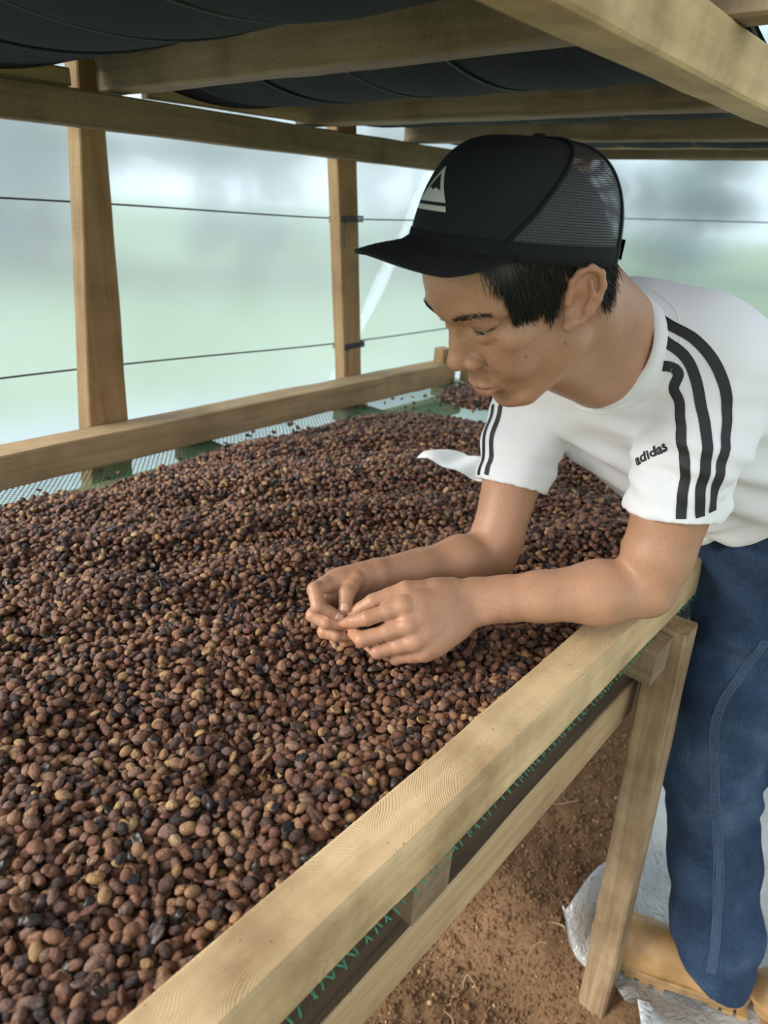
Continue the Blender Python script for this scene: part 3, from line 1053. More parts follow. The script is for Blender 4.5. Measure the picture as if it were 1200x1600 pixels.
# curled dark leaf scraps by the rear rail
for k, (p_, ln_) in enumerate((((.905, 1.262, .842), .016), ((.99, 1.30, .846), .011))):
    V = []
    for i in range(7):
        for j in range(5):
            a, b = i / 6 * 2 - 1, j / 4 * 2 - 1
            w_ = (1 - a * a) ** .5 * .55 + .03
            V.append((p_[0] + ln_ * a * .8, p_[1] + ln_ * b * w_, p_[2] + ln_ * (.5 + .5 * b * b - .35 * a + .2 * math.sin(3 * a + k))))
    g = grid_faces(7, 5); V2 = [(x, y, z - .0006) for x, y, z in V]
    o = mesh_obj('leaf_scrap', V + V2, [tuple(q) for q in g] + [tuple(int(i) + 35 for i in q[::-1]) for q in g], M['husk'])
    tag(o, ('larger' if k == 0 else 'smaller') + ' curled dark leaf scrap on the net by the rear rail', 'leaf scrap', 'leaf scraps by the rear rail')
# ------------------------------------------------------------------ sculpting in a distance field
class Field:
    """signed distances on a grid whose spacing may vary along each axis"""

    def __init__(self, xs, ys, zs):
        self.ax = [np.asarray(a, np.float32) for a in (xs, ys, zs)]
        self.F = np.full([len(a) for a in self.ax], 1.0, np.float32)

    def block(self, lo, hi):
        sl = []
        for a, l, h in zip(self.ax, lo, hi):
            i0 = max(0, int(np.searchsorted(a, l)) - 1); i1 = min(len(a), int(np.searchsorted(a, h)) + 1)
            if i1 <= i0: return None
            sl.append(slice(i0, i1))
        return tuple(sl)

    def coords(self, sl):
        return (self.ax[0][sl[0]][:, None, None], self.ax[1][sl[1]][None, :, None], self.ax[2][sl[2]][None, None, :])

    def apply(self, fn, lo, hi, k=0.0, op='add', pad=None):
        pad = (k + .012) if pad is None else pad
        sl = self.block(np.asarray(lo) - pad, np.asarray(hi) + pad)
        if sl is None: return
        d = fn(*self.coords(sl)).astype(np.float32)
        a = self.F[sl]
        if op == 'add':
            if k > 0:
                h = np.clip(.5 + .5 * (a - d) / k, 0, 1)
                self.F[sl] = a + (d - a) * h - k * h * (1 - h)
            else:
                self.F[sl] = np.minimum(a, d)
        elif op == 'sub':
            if k > 0:
                h = np.clip(.5 - .5 * (a + d) / k, 0, 1)
                self.F[sl] = a + (-d - a) * h + k * h * (1 - h)
            else:
                self.F[sl] = np.maximum(a, -d)
        elif op == 'int':
            self.F[sl] = np.maximum(a, d)
        elif op == 'bump':        # d is a displacement: positive grows outwards
            self.F[sl] = a - d

    # round cone through a, b with radii ra, rb
    def cone(self, a, b, ra, rb, k=.01, op='add', flat=None):
        a, b = np.asarray(a, float), np.asarray(b, float)
        lo = np.minimum(a - ra, b - rb); hi = np.maximum(a + ra, b + rb)
        ba = b - a; L2 = float(ba.dot(ba)) + 1e-12

        def fn(x, y, z):
            px, py, pz = x - a[0], y - a[1], z - a[2]
            t = np.clip((px * ba[0] + py * ba[1] + pz * ba[2]) / L2, 0, 1)
            qx, qy, qz = px - t * ba[0], py - t * ba[1], pz - t * ba[2]
            r = ra + (rb - ra) * t
            if flat is None:
                return np.sqrt(qx * qx + qy * qy + qz * qz) - r
            n, s = flat                              # squash along n by factor s (< 1 thins it)
            dn = qx * n[0] + qy * n[1] + qz * n[2]
            e = (1 / s - 1) * dn
            qx, qy, qz = qx + e * n[0], qy + e * n[1], qz + e * n[2]
            return (np.sqrt(qx * qx + qy * qy + qz * qz) - r) * (s * .5 + .5)
        self.apply(fn, lo, hi, k, op)

    def chain(self, pts, rad, k=.006, op='add', flat=None):
        for i in range(len(pts) - 1):
            self.cone(pts[i], pts[i + 1], rad[i], rad[i + 1], k, op, flat)

    # ellipsoid, axes = rows of R with semi sizes s
    def ell(self, c, s, R=None, k=.01, op='add'):
        c, s = np.asarray(c, float), np.asarray(s, float)
        R = np.eye(3) if R is None else np.asarray(R, float)
        ext = np.sqrt(((R * s[:, None]) ** 2).sum(0))

        def fn(x, y, z):
            px, py, pz = x - c[0], y - c[1], z - c[2]
            q = [(px * R[i, 0] + py * R[i, 1] + pz * R[i, 2]) for i in range(3)]
            k0 = np.sqrt(sum((q[i] / s[i]) ** 2 for i in range(3)))
            k1 = np.sqrt(sum((q[i] / s[i] ** 2) ** 2 for i in range(3))) + 1e-9
            return k0 * (k0 - 1) / k1
        self.apply(fn, c - ext, c + ext, k, op)

    def half(self, p, n, op='sub', k=0.0, lo=None, hi=None):
        """cut away the side that n points to"""
        p, n = np.asarray(p, float), unit(n)
        fn = lambda x, y, z: (n[0] * (p[0] - x) + n[1] * (p[1] - y) + n[2] * (p[2] - z))
        lo = [a[0] for a in self.ax] if lo is None else lo
        hi = [a[-1] for a in self.ax] if hi is None else hi
        self.apply(fn, lo, hi, k, op, pad=0)

    def mesh(self):
        F = self.F
        ins = F < 0
        c = np.zeros([n - 1 for n in F.shape], np.uint8)
        for i in (0, 1):
            for j in (0, 1):
                for k in (0, 1):
                    c += ins[i:F.shape[0] - 1 + i, j:F.shape[1] - 1 + j, k:F.shape[2] - 1 + k]
        act = np.argwhere((c > 0) & (c < 8))
        vid = np.full(c.shape, -1, np.int32)
        vid[act[:, 0], act[:, 1], act[:, 2]] = np.arange(len(act))
        acc = np.zeros((len(act), 3)); cnt = np.zeros(len(act))
        co = [(i, j, k) for i in (0, 1) for j in (0, 1) for k in (0, 1)]
        val = {q: F[act[:, 0] + q[0], act[:, 1] + q[1], act[:, 2] + q[2]] for q in co}
        pos = {q: np.stack([self.ax[d][act[:, d] + q[d]] for d in range(3)], -1).astype(float) for q in co}
        for q in co:
            for d in range(3):
                if q[d]: continue
                r = tuple(q[e] + (1 if e == d else 0) for e in range(3))
                a, b = val[q], val[r]
                x = (a < 0) != (b < 0)
                t = np.where(x, a / np.where(x, a - b, 1), 0)
                acc += np.where(x[:, None], pos[q] + (pos[r] - pos[q]) * t[:, None], 0)
                cnt += x
        V = acc / cnt[:, None]
        faces = []
        for d in range(3):
            e1, e2 = (d + 1) % 3, (d + 2) % 3
            s0 = [slice(None)] * 3; s1 = [slice(None)] * 3
            s0[d] = slice(0, -1); s1[d] = slice(1, None)
            a, b = ins[tuple(s0)], ins[tuple(s1)]
            x = np.argwhere(a != b)
            ok = (x[:, e1] > 0) & (x[:, e2] > 0) & (x[:, e1] < F.shape[e1] - 1) & (x[:, e2] < F.shape[e2] - 1)
            x = x[ok]
            fl = a[x[:, 0], x[:, 1], x[:, 2]]
            quad = []
            for (o1, o2) in ((-1, -1), (0, -1), (0, 0), (-1, 0)):
                y = x.copy(); y[:, e1] += o1; y[:, e2] += o2
                quad.append(vid[y[:, 0], y[:, 1], y[:, 2]])
            q = np.stack(quad, -1)
            q[~fl] = q[~fl][:, ::-1]
            faces.append(q)
        Fc = np.vstack(faces)
        Fc = Fc[(Fc >= 0).all(1)]
        return V, Fc


def axis(segs):
    """grid line from (end, step) segments: axis([start, (end, step), ...])"""
    out = [segs[0]]
    for e, st in segs[1:]:
        n = max(1, int(round((e - out[-1]) / st)))
        out += list(np.linspace(out[-1], e, n + 1)[1:])
    return np.array(out)


def relax(V, Fc, it=2, lam=.5):
    """light Laplacian smoothing"""
    E = np.vstack([Fc[:, [0, 1]], Fc[:, [1, 2]], Fc[:, [2, 3]], Fc[:, [3, 0]]])
    for _ in range(it):
        s = np.zeros_like(V); c = np.zeros(len(V))
        for d in range(3):
            s[:, d] = np.bincount(E[:, 0], V[E[:, 1], d], len(V)) + np.bincount(E[:, 1], V[E[:, 0], d], len(V))
        c = np.bincount(E[:, 0], minlength=len(V)) + np.bincount(E[:, 1], minlength=len(V))
        V = V + lam * (s / c[:, None] - V)
    return V


def smooth01(x, a, b):
    t = np.clip((x - a) / (b - a), 0, 1)
    return t * t * (3 - 2 * t)


def set_color(o, name, rgb):
    a = o.data.color_attributes.new(name, 'FLOAT_COLOR', 'POINT')
    d = np.ones((len(rgb), 4), np.float32); d[:, :3] = rgb
    a.data.foreach_set('color', d.ravel())
# ------------------------------------------------------------------ the man
man = tag(empty('person', (1.09, -.02, 0)), 'person in black cap, white striped T-shirt and jeans bending over the bean bed', 'person')

# joints
shL, elL, wrL = spot(1120, 575, .79), spot(1010, 921, .862), spot(752, 938, .868)
shR, elR, wrR = spot(836, 612, .975), spot(770, 866, .99), spot(594, 905, .905)
pel = np.array([1.215, .105, .96])
hipR, hipL = np.array([1.165, .165, .90]), np.array([1.265, -.01, .90])
knR, knL = spot(1110, 1205, 1.225), np.array([1.27, -.08, .47])
anR, anL = spot(1118, 1478, 1.30), np.array([1.255, -.235, .10])
SM = (shL + shR) / 2
sp_a = unit(SM - pel)
lr = shL - shR; lr = unit(lr - sp_a * lr.dot(sp_a))
ven = np.cross(sp_a, lr)
if ven[2] > 0: ven = -ven
TR = np.stack([lr, ven, sp_a])

# head frame: origin midway between the ears, axes right / forward / up
HE = np.array([.6375, .3662, 1.3279])
HR = np.array([[.3657, -.7372, -.5682], [.9298, .316, .1885], [.0406, -.5972, .801]])
_u, _s, _v = np.linalg.svd(HR); HR = _u @ _v


def hd(x, y, z):
    """point of the head given in centimetres right, forward, up"""
    return HE + HR @ (np.array([x, y, z]) / 100.0)


HRt = HR.T        # rows = head axes in world

f = .0018
B = Field(axis([.455, (.80, f), (.90, .004), (1.33, .008)]),
          axis([-.36, (.10, .008), (.20, .005), (.265, .003), (.55, f), (.62, .004)]),
          axis([.02, (.85, .010), (.905, .004), (1.02, .0020), (1.16, .004), (1.47, f), (1.49, .004)]))
# torso and legs under the clothes
B.ell(SM - .10 * sp_a - .015 * ven, (.15, .070, .16), TR, .03)
B.ell(SM - .29 * sp_a - .005 * ven, (.135, .080, .18), TR, .03)
B.ell(pel, (.14, .09, .13), TR, .03)
B.cone(shL - .02 * lr, shR + .02 * lr, .048, .046, .02)
B.chain([hipR, knR, anR], [.075, .052, .036], .03)
B.chain([hipL, knL, anL], [.075, .052, .036], .03)
# neck
nb = SM + .02 * sp_a - .02 * ven + .02 * lr
B.cone(nb, hd(0, -2.6, -2.0), .068, .060, .03)
B.cone(nb + .02 * ven, hd(-.2, 0.6, -5.5), .058, .050, .02)
B.cone(hd(-6.0, -2.2, -1.2), nb + .05 * ven - .01 * sp_a + .015 * lr, .016, .014, .02)      # neck muscle
B.cone(hd(6.0, -2.2, -1.2), nb + .05 * ven - .01 * sp_a - .02 * lr, .016, .014, .02)
B.ell(hd(0, 3.6, -7.6), np.array([1.2, 1.1, 1.0]) / 100, HRt, .02)

# ---- arms
def lerp(a, b, t): return a + (b - a) * t
upL, upR = unit(elL - shL), unit(elR - shR)
B.chain([shL, lerp(shL, elL, .45), lerp(shL, elL, .84), elL], [.058, .050, .042, .033], .012)
B.chain([elL, lerp(elL, wrL, .28), lerp(elL, wrL, .65), wrL], [.034, .0405, .031, .0255], .014)
B.chain([shR, lerp(shR, elR, .5), lerp(shR, elR, .90), elR], [.054, .042, .037, .032], .012)
B.chain([elR, lerp(elR, wrR, .30), lerp(elR, wrR, .68), wrR], [.033, .036, .028, .0235], .014)

# ---- left hand (back of the hand towards the camera)
S = spot
LH = {
    'thumb': ([S(706, 922, .862), S(634, 922, .838), S(583, 940, .838), S(548, 960, .848)], [.0155, .0118, .0102, .0078]),
    'index': ([S(631, 947, .824), S(574, 966, .820), S(553, 971, .832), S(539, 973, .842)], [.0108, .0096, .0084, .0068]),
    'middle': ([S(638, 977, .821), S(566, 999, .822), S(554, 990, .844), S(552, 980, .858)], [.0110, .0100, .0084, .0068]),
    'ring': ([S(649, 1002, .823), S(590, 1018, .826), S(577, 1008, .846), S(573, 998, .860)], [.0104, .0094, .0080, .0066]),
    'pinky': ([S(664, 1020, .829), S(618, 1029, .834), S(606, 1020, .850), S(603, 1012, .862)], [.0094, .0082, .0072, .0060])}
RH = {
    'thumb': ([S(578, 903, .898), S(556, 905, .872), S(542, 927, .853), S(539, 949, .845)], [.0150, .0118, .0108, .0082]),
    'index': ([S(520, 908, .868), S(492, 921, .842), S(497, 947, .834), S(528, 962, .842)], [.0108, .0098, .0088, .0068]),
    'middle': ([S(514, 930, .878), S(490, 961, .852), S(510, 973, .845), S(540, 977, .852)], [.0108, .0098, .0086, .0068]),
    'ring': ([S(516, 952, .888), S(507, 987, .864), S(526, 993, .858), S(548, 994, .864)], [.0102, .0092, .0080, .0066]),
    'pinky': ([S(524, 968, .896), S(524, 999, .878), S(540, 1003, .872), S(556, 1002, .876)], [.0092, .0080, .0070, .0058])}


def hand(H, wr, fore, palm_r):
    fd = unit(wr - fore)
    mc = [H[k][0][0] for k in ('index', 'middle', 'ring', 'pinky')]
    across = unit(mc[3] - mc[0])
    nrm = unit(np.cross(unit(mc[1] - wr), across))
    B.cone(wr - .03 * fd, wr + .012 * fd, .027, .025, .015, flat=(nrm, .78))
    for k, m in enumerate(mc):
        w = wr + across * (-.012 + .008 * k) + fd * .006
        B.cone(w, m, .0150, .0118 if k < 3 else .0108, .014)
        B.cone(lerp(w, m, .45), lerp(w, m, .8), palm_r, palm_r, .014)
    for a, b in zip(mc[:-1], mc[1:]):
        B.cone(lerp(a, wr, .10), lerp(b, wr, .10), .0105, .0105, .008)
    t = H['thumb'][0]
    B.cone(lerp(wr, t[0], .5), lerp(t[0], t[1], .35), .0150, .0145, .012)
    for nm, (p, r) in H.items():
        kk = .0045 if nm != 'thumb' else .006
        p = list(p)
        # joints slightly thicker than the middle of each bone
        q, rr = [p[0]], [r[0]]
        for i in range(3):
            q.append(lerp(p[i], p[i + 1], .5)); rr.append((r[i] + r[i + 1]) / 2 * .955)
            q.append(p[i + 1]); rr.append(r[i + 1])
        B.chain(q, rr, .0022)
        B.cone(p[0], lerp(p[0], p[1], .4), r[0] * 1.02, r[0] * .97, .005)
    return nrm, across


nL, aL = hand(LH, wrL, elL, .0145)
nR, aR = hand(RH, wrR, elR, .0140)
for H in (LH, RH):                        # knuckles
    for nm in ('index', 'middle', 'ring', 'pinky'):
        p, r = H[nm]
        out = unit(CAM_P - p[0])
        B.ell(p[0] + out * .004 * (1 if H is LH else 0), np.full(3, r[0] * .92), None, .008)
# tendons on the back of the left hand and a wrist bone
for nm in ('index', 'middle', 'ring'):
    p0 = LH[nm][0][0]
    out = unit(CAM_P - p0)
    B.cone(lerp(p0, wrL, .15) + out * .0098, lerp(p0, wrL, .75) + out * .0125, .0028, .0022, .009)
B.ell(wrL + aL * .018 + unit(CAM_P - wrL) * .014, (.009, .009, .009), None, .015)

# ---- head
c = lambda *a: np.array(a) / 100.0
B.ell(hd(0, .0, 4.7), c(7.35, 9.1, 8.2), HRt, .012)                         # skull
B.ell(hd(0, 3.9, 5.2), c(6.2, 5.15, 4.6), HRt, .016)                        # forehead
B.ell(hd(0, 2.9, -1.4), c(6.0, 5.6, 6.0), HRt, .016)                        # face mass
B.ell(hd(0, 5.9, -1.6), c(4.3, 2.7, 5.0), HRt, .016)
for s in (-1, 1):
    B.cone(hd(s * 5.45, .6, -4.6), hd(s * 2.2, 5.9, -8.0), .0155, .0150, .018)   # jaw
    B.ell(hd(s * 4.7, 5.75, .05), c(1.65, 1.75, 1.35), HRt, .014)           # cheekbone
    B.cone(hd(s * 5.0, 6.3, 3.75), hd(s * 3.2, 7.85, 4.15), .0080, .0088, .010)  # brow ridge
    B.cone(hd(s * 3.2, 7.85, 4.15), hd(s * 1.0, 8.45, 3.75), .0088, .0080, .010)
    B.ell(hd(s * 3.3, 6.7, -2.6), c(1.7, 1.5, 2.2), HRt, .016)              # cheek
B.ell(hd(0, 6.9, -8.35), c(2.0, 1.55, 1.45), HRt, .014)                     # chin
B.ell(hd(0, 7.5, -4.6), c(2.6, 1.75, 2.2), HRt, .014)                       # mouth mound
# sockets, then lids over the eyeballs
for s in (-1, 1):
    B.ell(hd(s * 3.15, 9.1, 2.10), c(1.85, 1.55, 1.10), HRt, .006, 'sub')
    B.ell(hd(s * 1.75, 9.3, 2.3), c(.62, 1.0, 1.0), HRt, .006, 'sub')
    B.ell(hd(s * 3.25, 6.95, 2.15), c(1.45, 1.36, 1.30), HRt, .0025)
    B.chain([hd(s * 1.95, 7.9, 2.55), hd(s * 2.7, 8.25, 3.0), hd(s * 3.7, 8.1, 3.05), hd(s * 4.8, 7.1, 2.55)], [.0026, .0034, .0036, .003], .004)     # fold of the upper lid
    B.chain([hd(s * 2.1, 7.85, 1.25), hd(s * 3.1, 8.05, .95), hd(s * 4.4, 7.35, 1.15)], [.0030, .0034, .0030], .005)    # pouch under the eye
# nose
B.cone(hd(0, 8.35, 3.1), hd(0, 10.05, -.5), .0068, .0082, .006)
B.ell(hd(0, 10.35, -1.05), c(1.05, 1.02, 1.0), HRt, .005)
B.cone(hd(0, 8.9, .3), hd(0, 9.2, -1.9), .0110, .0105, .006)
for s in (-1, 1):
    B.ell(hd(s * 1.36, 9.3, -1.65), c(.70, .98, .72), HRt, .005)
    B.ell(hd(s * .66, 9.9, -2.4), c(.36, .60, .36), HRt, .002, 'sub')
    B.chain([hd(s * 1.75, 9.2, -.7), hd(s * 2.25, 8.75, -1.3), hd(s * 2.15, 8.4, -2.4)], [.0012, .0020, .0020], .004, 'sub')
# lips
MZ = -.55                                    # height of the mouth below its first guess
B.cone(hd(0, 9.15, -2.9), hd(0, 9.25, -3.6 + MZ), .0050, .0054, .007)
for s in (-1, 1):
    B.cone(hd(0, 9.1, -3.4 + MZ), hd(s * 2.0, 8.2, -3.8 + MZ), .0050, .0045, .008)
    B.chain([hd(0, 9.50, -4.14 + MZ), hd(s * 1.0, 9.35, -4.16 + MZ), hd(s * 2.5, 8.20, -4.66 + MZ)], [.0052, .0047, .0022], .0025)
    B.chain([hd(0, 9.20, -5.26 + MZ), hd(s * 1.0, 9.05, -5.20 + MZ), hd(s * 2.3, 8.05, -4.88 + MZ)], [.0068, .0062, .0024], .0025)
    B.chain([hd(0, 10.05, -4.66 + MZ), hd(s * 1.1, 9.8, -4.66 + MZ), hd(s * 2.8, 8.40, -4.80 + MZ)], [.0018, .0017, .0013], .002, 'sub')
B.cone(hd(-1.3, 8.75, -6.6 + MZ * .6), hd(1.3, 8.75, -6.6 + MZ * .6), .0045, .0045, .010, 'sub')
B.cone(hd(0, 10.0, -3.1), hd(0, 10.0, -3.6 + MZ), .0018, .0022, .005, 'sub')
# ears
EARS = {}
for s in (-1, 1):
    ea = unit(HR @ np.array([s * .10, -.66, .73])); eo = unit(HR @ np.array([s * .90, .32, .28]))
    eo = unit(eo - ea * eo.dot(ea)); eb = np.cross(ea, eo)
    if eb.dot(HR @ np.array([0, -1, 0])) < 0: eb = -eb
    cen = hd(s * 7.65, -.35, .45)
    EARS[s] = (cen, ea, eb, eo)
    R3 = np.stack([eo, eb, ea])
    B.ell(cen + eo * .0005, (.0030, .0150, .0272), R3, .003)
    rim = [cen + ea * (a * .0275) + eb * (b * .0145) + eo * .0045 for a, b in
           ((.05, -.95), (.45, -1.0), (.80, -.70), (1.02, -.05), (.92, .65), (.55, 1.05), (.1, 1.08), (-.35, .85), (-.72, .45))]
    B.chain(rim, [.0022, .0028, .0032, .0034, .0034, .0032, .003, .0028, .0032], .0025)
    B.cone(cen - ea * .023 - eb * .001 + eo * .002, cen - ea * .0275 - eb * .004 + eo * .002, .0060, .0052, .005)      # lobe
    B.ell(cen + eo * .0070 - ea * .004 - eb * .0025, (.0066, .0078, .0108), R3, .003, 'sub')   # bowl
    B.chain([cen + ea * .018 + eb * .002 + eo * .0050, cen + ea * .006 + eb * .0085 + eo * .0055, cen - ea * .010 + eb * .0065 + eo * .005], [.0020, .0024, .0022], .003)
    B.cone(cen + ea * .001 - eb * .0125 + eo * .003, cen - ea * .007 - eb * .0115 + eo * .0042, .0040, .0036, .003)      # tragus
# eye openings: the gaze is lowered, only a narrow slit is open
for s in (-1, 1):
    slit = [hd(s * 1.80, 8.6, 1.78), hd(s * 2.6, 8.9, 1.78), hd(s * 3.5, 8.7, 1.80), hd(s * 4.6, 7.7, 2.10)]
    for dy in (0, .004, .008):
        B.chain([p - HR @ np.array([0, dy, 0]) for p in slit], [.0010, .0022, .0023, .0008], .0008, 'sub')

bV, bF = B.mesh()
bV = relax(bV, bF, 1, .4)
print('body', bV.shape, bF.shape)


# ---- skin colour, point by point: tan, redder lips, ears, nose and knuckles, dark brows and shaved hair
def near(pts, centre, r):
    return np.exp(-(np.linalg.norm(pts - centre, axis=1) / r) ** 2)


def near_seg(pts, a, b, r):
    a, b = np.asarray(a), np.asarray(b)
    ba = b - a
    t = np.clip((pts - a) @ ba / ba.dot(ba), 0, 1)
    return np.exp(-(np.linalg.norm(pts - a - t[:, None] * ba, axis=1) / r) ** 2)


L3 = (bV - HE) @ HR * 100                 # head coordinates in cm
base = np.tile(np.array([.46, .245, .145]), (len(bV), 1))
face = np.exp(-np.clip(np.linalg.norm(L3, axis=1) - 13, 0, None) ** 2 / 4)
base = base * (1 - .12 * face)[:, None]
base *= (1 + .10 * vnoise(bV, 55, 3, 3) + .07 * vnoise(bV, 14, 8, 2))[:, None]
red = np.zeros(len(bV))
for s in (-1, 1):
    red += .55 * near(bV, hd(s * 7.9, -.6, .6), .026)
    red += .25 * near(bV, hd(s * 4.2, 7.0, -.6), .02)
red += .40 * near(bV, hd(0, 10.6, -1.0), .013)
for H in (LH, RH):
    for nm, (p, r) in H.items():
        red += .30 * near(bV, p[1], .012) + .35 * near(bV, p[3], .012) + .25 * near(bV, p[0], .012)
red = np.clip(red, 0, 1)[:, None]
base = base * (1 - red) + base * np.array([1.12, .86, .82]) * red
lip = np.zeros(len(bV))
for s in (-1, 1):
    for a, b, r in (((0, 9.8, -4.35), (s * 1.1, 9.6, -4.35), .0046), ((s * 1.1, 9.6, -4.35), (s * 2.4, 8.4, -4.68), .0028),
                    ((0, 9.6, -5.2), (s * 1.0, 9.4, -5.15), .0072), ((s * 1.0, 9.4, -5.15), (s * 2.2, 8.3, -4.85), .0038)):
        lip = np.maximum(lip, near_seg(bV, hd(a[0], a[1], a[2] + MZ), hd(b[0], b[1], b[2] + MZ), r))
lip = .8 * smooth01(lip, .25, .75)[:, None]
base = base * (1 - lip) + np.array([.37, .150, .115]) * lip
dark = np.zeros(len(bV))
for s in (-1, 1):
    dark = np.maximum(dark, .55 * smooth01(np.maximum(near_seg(bV, hd(s * 1.5, 9.0, 3.75), hd(s * 3.4, 8.65, 4.25), .0042), near_seg(bV, hd(s * 3.4, 8.65, 4.25), hd(s * 5.1, 7.1, 3.9), .0036)), .2, .8))
    sl = [(1.95, 8.2, 1.85), (2.7, 8.35, 1.90), (3.6, 8.15, 1.90), (4.7, 7.2, 2.05)]
    for a, b in zip(sl[:-1], sl[1:]):
        dark = np.maximum(dark, .8 * smooth01(near_seg(bV, hd(s * a[0], *a[1:]), hd(s * b[0], *b[1:]), .0018), .3, .8))
# mustache shadow, chin stubble
dark = np.maximum(dark, .22 * smooth01(near_seg(bV, hd(-1.8, 9.2, -3.7), hd(1.8, 9.2, -3.7), .007), .2, .9) * (1 - lip[:, 0]))
dark = np.maximum(dark, .15 * near(bV, hd(0, 8, -8.6), .015))
# hair cover of the scalp: above and behind a hairline
x, y, z = np.abs(L3[:, 0]), L3[:, 1], L3[:, 2]
hl = 8.6 - np.clip(x - 4.2, 0, None) * 1.5
hair = smooth01(z, hl - .2, hl + .5) * (x < 7.6)
side = smooth01(x, 4.9, 5.6) * smooth01(y, 6.1, 5.4) * smooth01(z, 1.6, 2.2) * smooth01(z + .62 * y, 2.9, 3.6)
burn = smooth01(x, 5.2, 5.8) * smooth01(y, 3.0, 2.5) * smooth01(y, .9, 1.4) * smooth01(z, .3, 1.0)
nape = smooth01(y, -1.9, -2.6) * smooth01(z, -2.3, -1.4) * (face > .3)
isear = np.zeros(len(bV))
for s in (-1, 1):
    cen, ea, eb, eo = EARS[s]
    d = bV - cen
    isear = np.maximum(isear, np.exp(-((d @ ea) / .034) ** 4 - ((d @ eb - .002) / .021) ** 4 - ((d @ eo - .003) / .011) ** 4))
hair = np.maximum.reduce([hair, side, burn, nape]) * (face > .2) * (1 - smooth01(isear, .25, .6))
dark = np.clip(np.maximum(dark, .96 * hair), 0, 1)[:, None]
base = base * (1 - dark) + np.array([.012, .010, .010]) * dark
# a few moles on the cheek, neck and ear
for p, r in (((-5.0, 6.0, -2.2), .0011), ((-4.5, 6.6, -4.6), .0010), ((-5.9, 4.6, -1.0), .0008), ((-6.2, 2.0, -3.6), .0011), ((-3.3, 7.9, -2.8), .0008)):
    k = np.argmin(np.linalg.norm(L3 - np.array(p), axis=1))
    m = near(bV, bV[k], r * 1.5)[:, None] * .75
    base = base * (1 - m) + np.array([.09, .045, .03]) * m


def skin_mat():
    m, nt, b = new_mat('tanned_skin')
    L = nt.links.new
    at = node(nt, 'ShaderNodeVertexColor', layer_name='tone')
    tc = node(nt, 'ShaderNodeTexCoord')
    n1 = node(nt, 'ShaderNodeTexNoise', i_Scale=420.0, i_Detail=3.0)
    n2 = node(nt, 'ShaderNodeTexVoronoi', i_Scale=900.0)
    L(tc.outputs['Object'], n1.inputs['Vector']); L(tc.outputs['Object'], n2.inputs['Vector'])
    r = ramp(nt, [(.3, (.86, .86, .86)), (.7, (1.08, 1.08, 1.08))]); L(n1.outputs[0], r.inputs[0])
    L(mixc(nt, .8, at.outputs[0], r.outputs[0], 'MULTIPLY'), b.inputs['Base Color'])
    b.inputs['Roughness'].default_value = .46
    b.inputs['Specular IOR Level'].default_value = .42
    b.inputs['Subsurface Weight'].default_value = .12
    b.inputs['Subsurface Radius'].default_value = (.010, .004, .002)
    b.inputs['Subsurface Scale'].default_value = .6
    bump(nt, b, n2.outputs[0], .12, .0006)
    return m


M['skin'] = skin_mat()
body = mesh_obj('body', bV, bF, M['skin'], man)
set_color(body, 'tone', base)
BVH = BVHTree.FromPolygons([tuple(p) for p in bV], [tuple(q) for q in bF.tolist()])
# ---- eyes, brows, lashes and hair
def eye_mat():
    m, nt, b = new_mat('eye')
    L = nt.links.new
    tc = node(nt, 'ShaderNodeTexCoord')
    sx = node(nt, 'ShaderNodeSeparateXYZ'); L(tc.outputs['Object'], sx.inputs[0])
    r = ramp(nt, [(0.0, (.46, .41, .37)), (.80, (.46, .41, .37)), (.84, (.035, .018, .010)), (.965, (.05, .025, .012)), (.975, (.004, .004, .004)), (1, (.004, .004, .004))])
    mr = node(nt, 'ShaderNodeMath', operation='MULTIPLY'); mr.inputs[1].default_value = 1 / .0121
    L(sx.outputs['Y'], mr.inputs[0]); L(mr.outputs[0], r.inputs[0]); L(r.outputs[0], b.inputs['Base Color'])
    b.inputs['Roughness'].default_value = .12
    return m


M['eye'] = eye_mat()
M['hair'] = plain('black_hair', (.010, .009, .009), .42)
for s in (-1, 1):
    bm = bmesh.new(); bmesh.ops.create_uvsphere(bm, u_segments=32, v_segments=20, radius=.0121)
    V = [v.co[:] for v in bm.verts]; F = [tuple(v.index for v in q.verts) for q in bm.faces]; bm.free()
    o = mesh_obj('eye', V, F, M['eye'])
    R = HR @ np.array(Matrix.Rotation(math.radians(-28), 3, 'X'))
    p = hd(s * 3.2, 6.98, 1.95)
    o.parent = man; o.matrix_parent_inverse = Matrix.Translation(-Vector(man.location))
    o.matrix_basis = Matrix([list(R[i]) + [p[i]] for i in range(3)] + [[0, 0, 0, 1]])


def strand(p, d, ln, r, sag, seg=4, curl=0.0, side=None):
    pts = []
    for i in range(seg + 1):
        t = i / seg
        q = np.asarray(p) + np.asarray(d) * ln * t + np.asarray(sag) * (ln * t * t)
        if side is not None: q = q + side * curl * ln * t * t
        pts.append(q)
    rr = r * (1 - np.linspace(0, 1, seg + 1) ** 2 * .85)
    return tube(pts, rr, 3, False)


def on_body(p):
    loc, nrm, i, d = BVH.find_nearest(Vector(p))
    return np.array(loc), np.array(nrm)


rg = np.random.default_rng(5)
fwd, upw, rgt = HR[:, 1], HR[:, 2], HR[:, 0]
